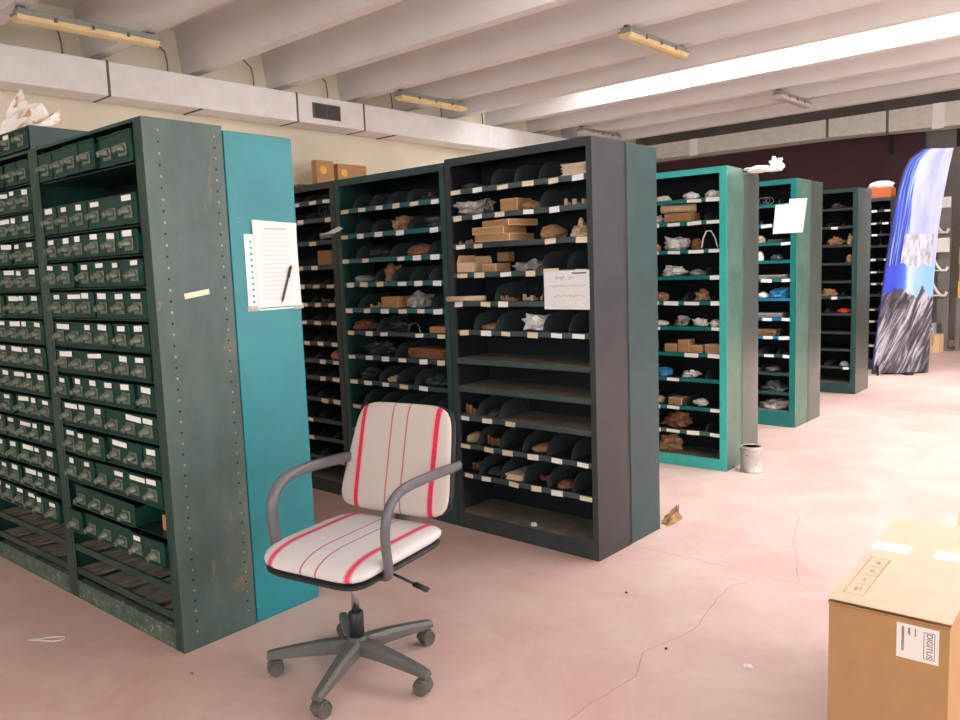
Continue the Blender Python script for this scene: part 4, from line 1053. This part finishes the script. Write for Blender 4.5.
hub = MB().lathe([(0.040, 0.072), (0.046, 0.085), (0.046, 0.118), (0.034, 0.132), (0.026, 0.136)], (0, 0, 0), 20)
own = CH.rotation_euler.z
angs = [math.radians(a)-own for a in (-137, -64, 7, 81, 151)]
obj('base_hub', hub, 'chair_grey', CH)
cas_c = None
for a in angs:
    c, s_ = math.cos(a), math.sin(a); m = Matrix.Rotation(a, 4, 'Z')
    mb = MB()
    # tapering spoke with a ridge
    n0 = len(mb.bm.faces); rings = []
    for r, w, zt, zb in ((0.03, 0.030, 0.128, 0.078), (0.12, 0.026, 0.122, 0.078), (0.22, 0.022, 0.108, 0.072), (0.30, 0.019, 0.094, 0.066), (0.322, 0.016, 0.088, 0.066)):
        rings.append([mb.bm.verts.new(m @ Vector(p)) for p in ((r, -w, zb), (r, w, zb), (r, w, zt-0.012), (r, w*0.55, zt), (r, -w*0.55, zt), (r, -w, zt-0.012))])
    for A_, B_ in zip(rings[:-1], rings[1:]):
        for k in range(6): mb.bm.faces.new((A_[k], A_[(k+1) % 6], B_[(k+1) % 6], B_[k]))
    mb.bm.faces.new(rings[0][::-1]); mb.bm.faces.new(rings[-1])
    obj('base_spoke', mb, 'chair_grey', CH)
    cr = a+random.uniform(-0.9, 0.9)
    ca = obj('caster', MB().cyl((0, 0, 0.045), (0, 0, 0.074), 0.008, 0.008, 10).box(-0.026, 0.018, -0.006, 0.006, 0.012, 0.052, 0, 0.002).sweep([(0.026*math.cos(t)-0.008, 0, 0.026+0.031*math.sin(t)) for t in [PI*i/8 for i in range(9)]], 0.026, 0.004, 8), 'caster', CH, (0.305*c, 0.305*s_, 0), cr)
    for s in (-1, 1):
        obj('wheel', MB().cyl((-0.008, s*0.008, 0.026), (-0.008, s*0.025, 0.026), 0.026, 0.024, 18), 'caster', ca)
lv = obj('lever', MB().sweep([(0.06, 0.0, 0.405), (0.18, 0.0, 0.392), (0.27, 0.0, 0.372)], 0.005, 0.005, 8), 'chair_dark', CH)
obj('lever_knob', MB().sweep([(0.265, 0.0, 0.373), (0.29, 0.0, 0.367), (0.318, 0.0, 0.361)], 0.014, 0.007, 10), 'chair_dark', lv)

# ------------------------------------------------------------------ big carton
BX = thing('cardboard_box', 'big brown shipping carton at the lower right with a white label', 'cardboard box', (-0.68, 2.137, 0), math.radians(2.6))
W, L, Hh, th = 0.285, 0.835, 0.5, 0.005
body = MB().box(0, W, 0, L, 0.0, th).box(0, W, 0, th, th, Hh-0.012).box(0, W, L-th, L, th, Hh-0.012).box(0, th, th, L-th, th, Hh-0.012).box(W-th, W, th, L-th, th, Hh-0.012)
obj('carton_body', body, 'card_side', BX)
lid = MB().box(-0.002, W*0.5-0.001, -0.002, L+0.002, Hh-0.010, Hh-0.005).box(W*0.5+0.001, W+0.002, -0.002, L+0.002, Hh-0.010, Hh-0.005)
obj('lower_flap', lid, 'card_side', BX)
m = Matrix.Translation((0, 0, Hh+0.004)) @ Matrix.Rotation(math.radians(-0.5), 4, 'X')
obj('top_flap', MB().box(-0.003, W+0.004, -0.006, L, 0.0, 0.005, 0, 0, m), 'card_top', BX, label='pale upper flap')
zt = Hh+0.009
def on_top(mb, x0, x1, y0, y1, h=0.0005, mi=0):
    k = -math.tan(math.radians(0.5))
    mb.box(x0, x1, y0, y1, zt+0.0005+k*y0, zt+0.0005+k*y1+h, mi); return mb
obj('label_strip', on_top(MB(), -0.002, 0.105, 0.45, 0.53, 0.001), 'white_tape', BX, label='white paper strip')
obj('label_strip', on_top(MB(), 0.17, 0.28, 0.46, 0.54, 0.001), 'white_tape', BX, label='white paper strip')
# handling symbols printed on the flap
ic = MB()
def frame(mb, x0, x1, y0, y1, w=0.0016):
    for a in ((x0, x1, y0, y0+w), (x0, x1, y1-w, y1), (x0, x0+w, y0, y1), (x1-w, x1, y0, y1)): on_top(mb, *a, h=0.0004)
frame(ic, 0.022, 0.075, 0.05, 0.37)
for y in (0.13, 0.21, 0.29): on_top(ic, 0.022, 0.075, y, y+0.0016, 0.0004)
k5 = -math.tan(math.radians(0.5))
def poly(mb, pts):
    mb.bm.faces.new([mb.bm.verts.new((p[0], p[1], zt+0.0013+k5*p[1])) for p in pts])
poly(ic, [(0.042, 0.075), (0.050, 0.075), (0.050, 0.105), (0.042, 0.105)]); poly(ic, [(0.054, 0.08), (0.058, 0.08), (0.058, 0.11), (0.054, 0.11)])
poly(ic, [(0.044, 0.155), (0.052, 0.160), (0.052, 0.176), (0.044, 0.182), (0.047, 0.168)])
poly(ic, [(0.044, 0.236), (0.060, 0.250), (0.044, 0.264)])
poly(ic, [(0.044, 0.318), (0.056, 0.310), (0.056, 0.338), (0.046, 0.342)])
obj('handling_symbols', ic, 'ink_brown', BX)
ic = MB(); frame(ic, 0.205, 0.272, 0.66, 0.80); obj('printed_frame', ic, 'ink_brown', BX)
fy = zt+0.01
# the second flap standing up a little at the far right corner
m = Matrix.Translation((0.0, L+0.004, Hh-0.004)) @ Matrix.Rotation(math.radians(-38), 4, 'X')
obj('rear_flap', MB().box(0.178, W, 0.0, 0.005, 0.0, 0.14, 0, 0, m), 'card_top', BX, label='pale raised rear flap')
lo = obj('shipping_label', MB().box(0.166, 0.262, -0.0012, -0.0002, 0.388, 0.480), 'paper_pink', BX, label='white printed shipping label')
def text_mesh(txt, size, mat, name, parent, loc, rot, sx=1.0):
    cu = bpy.data.curves.new(name, 'FONT'); cu.body = txt; cu.size = size; cu.extrude = 0.0002; cu.align_x = 'CENTER'; cu.align_y = 'CENTER'
    tmp = bpy.data.objects.new(name+'_tmp', cu); COL.objects.link(tmp)
    dg = bpy.context.evaluated_depsgraph_get(); dg.update()
    me = bpy.data.meshes.new_from_object(tmp.evaluated_get(dg)); bpy.data.objects.remove(tmp)
    me.materials.clear(); me.materials.append(M[mat])
    o = link(name, me, parent, loc); o.rotation_euler = rot; o.scale = (sx, 1, 1)
    return o
# the lettering runs downwards: text x axis points to -z, text normal faces -y
from mathutils import Euler
rotm = Matrix(((0, 1, 0), (0, 0, -1), (-1, 0, 0))).to_euler()
text_mesh('DIGITUS', 0.019, 'ink_dark', 'brand_lettering', lo, (0.2405, -0.0016, 0.4335), rotm, 0.92)
fr = MB()
for a in ((0.228, 0.253, 0.398, 0.3992), (0.228, 0.253, 0.4675, 0.4687), (0.228, 0.2292, 0.398, 0.4687), (0.2518, 0.253, 0.398, 0.4687)): fr.box(a[0], a[1], -0.0017, -0.0011, a[2], a[3])
for k, (x, z0, z1) in enumerate(((0.209, 0.452, 0.472), (0.196, 0.452, 0.472), (0.193, 0.456, 0.470), (0.182, 0.41, 0.472), (0.179, 0.41, 0.472))):
    zz = z1
    while zz > z0:
        fr.box(x-0.0012, x+0.0012, -0.0017, -0.0011, zz-0.0022, zz); zz -= 0.0031
obj('label_print', fr, 'ink_dark', lo)

# ------------------------------------------------------------------ camera, world, view
cd = bpy.data.cameras.new('camera'); cam = bpy.data.objects.new('camera', cd); COL.objects.link(cam)
r = Vector((0.7470731, 0.66376868, -0.03595733)); u = Vector((-0.04934371, 0.1093169, 0.99278145)); f = Vector((-0.66290797, 0.73990605, -0.11442052))
mx = Matrix((r, u, -f)).transposed().to_4x4(); mx.translation = Vector((0, 0, 1.41969747))
cam.matrix_world = mx
cd.sensor_fit = 'HORIZONTAL'; cd.sensor_width = 36.0; cd.lens = 36.0*790.7629/960.0; cd.clip_start = 0.05; cd.clip_end = 200
S.camera = cam
w = bpy.data.worlds.new('world'); S.world = w; w.use_nodes = True
w.node_tree.nodes['Background'].inputs[0].default_value = (0.85, 0.92, 1.0, 1); w.node_tree.nodes['Background'].inputs[1].default_value = 1.0
S.view_settings.view_transform = 'Standard'; S.view_settings.look = 'None'; S.view_settings.gamma = 1.0
S.view_settings.use_curve_mapping = False
S.view_settings.exposure = -0.08
S.cycles.use_denoising = True
S.cycles.max_bounces = 8; S.cycles.diffuse_bounces = 5; S.cycles.glossy_bounces = 3
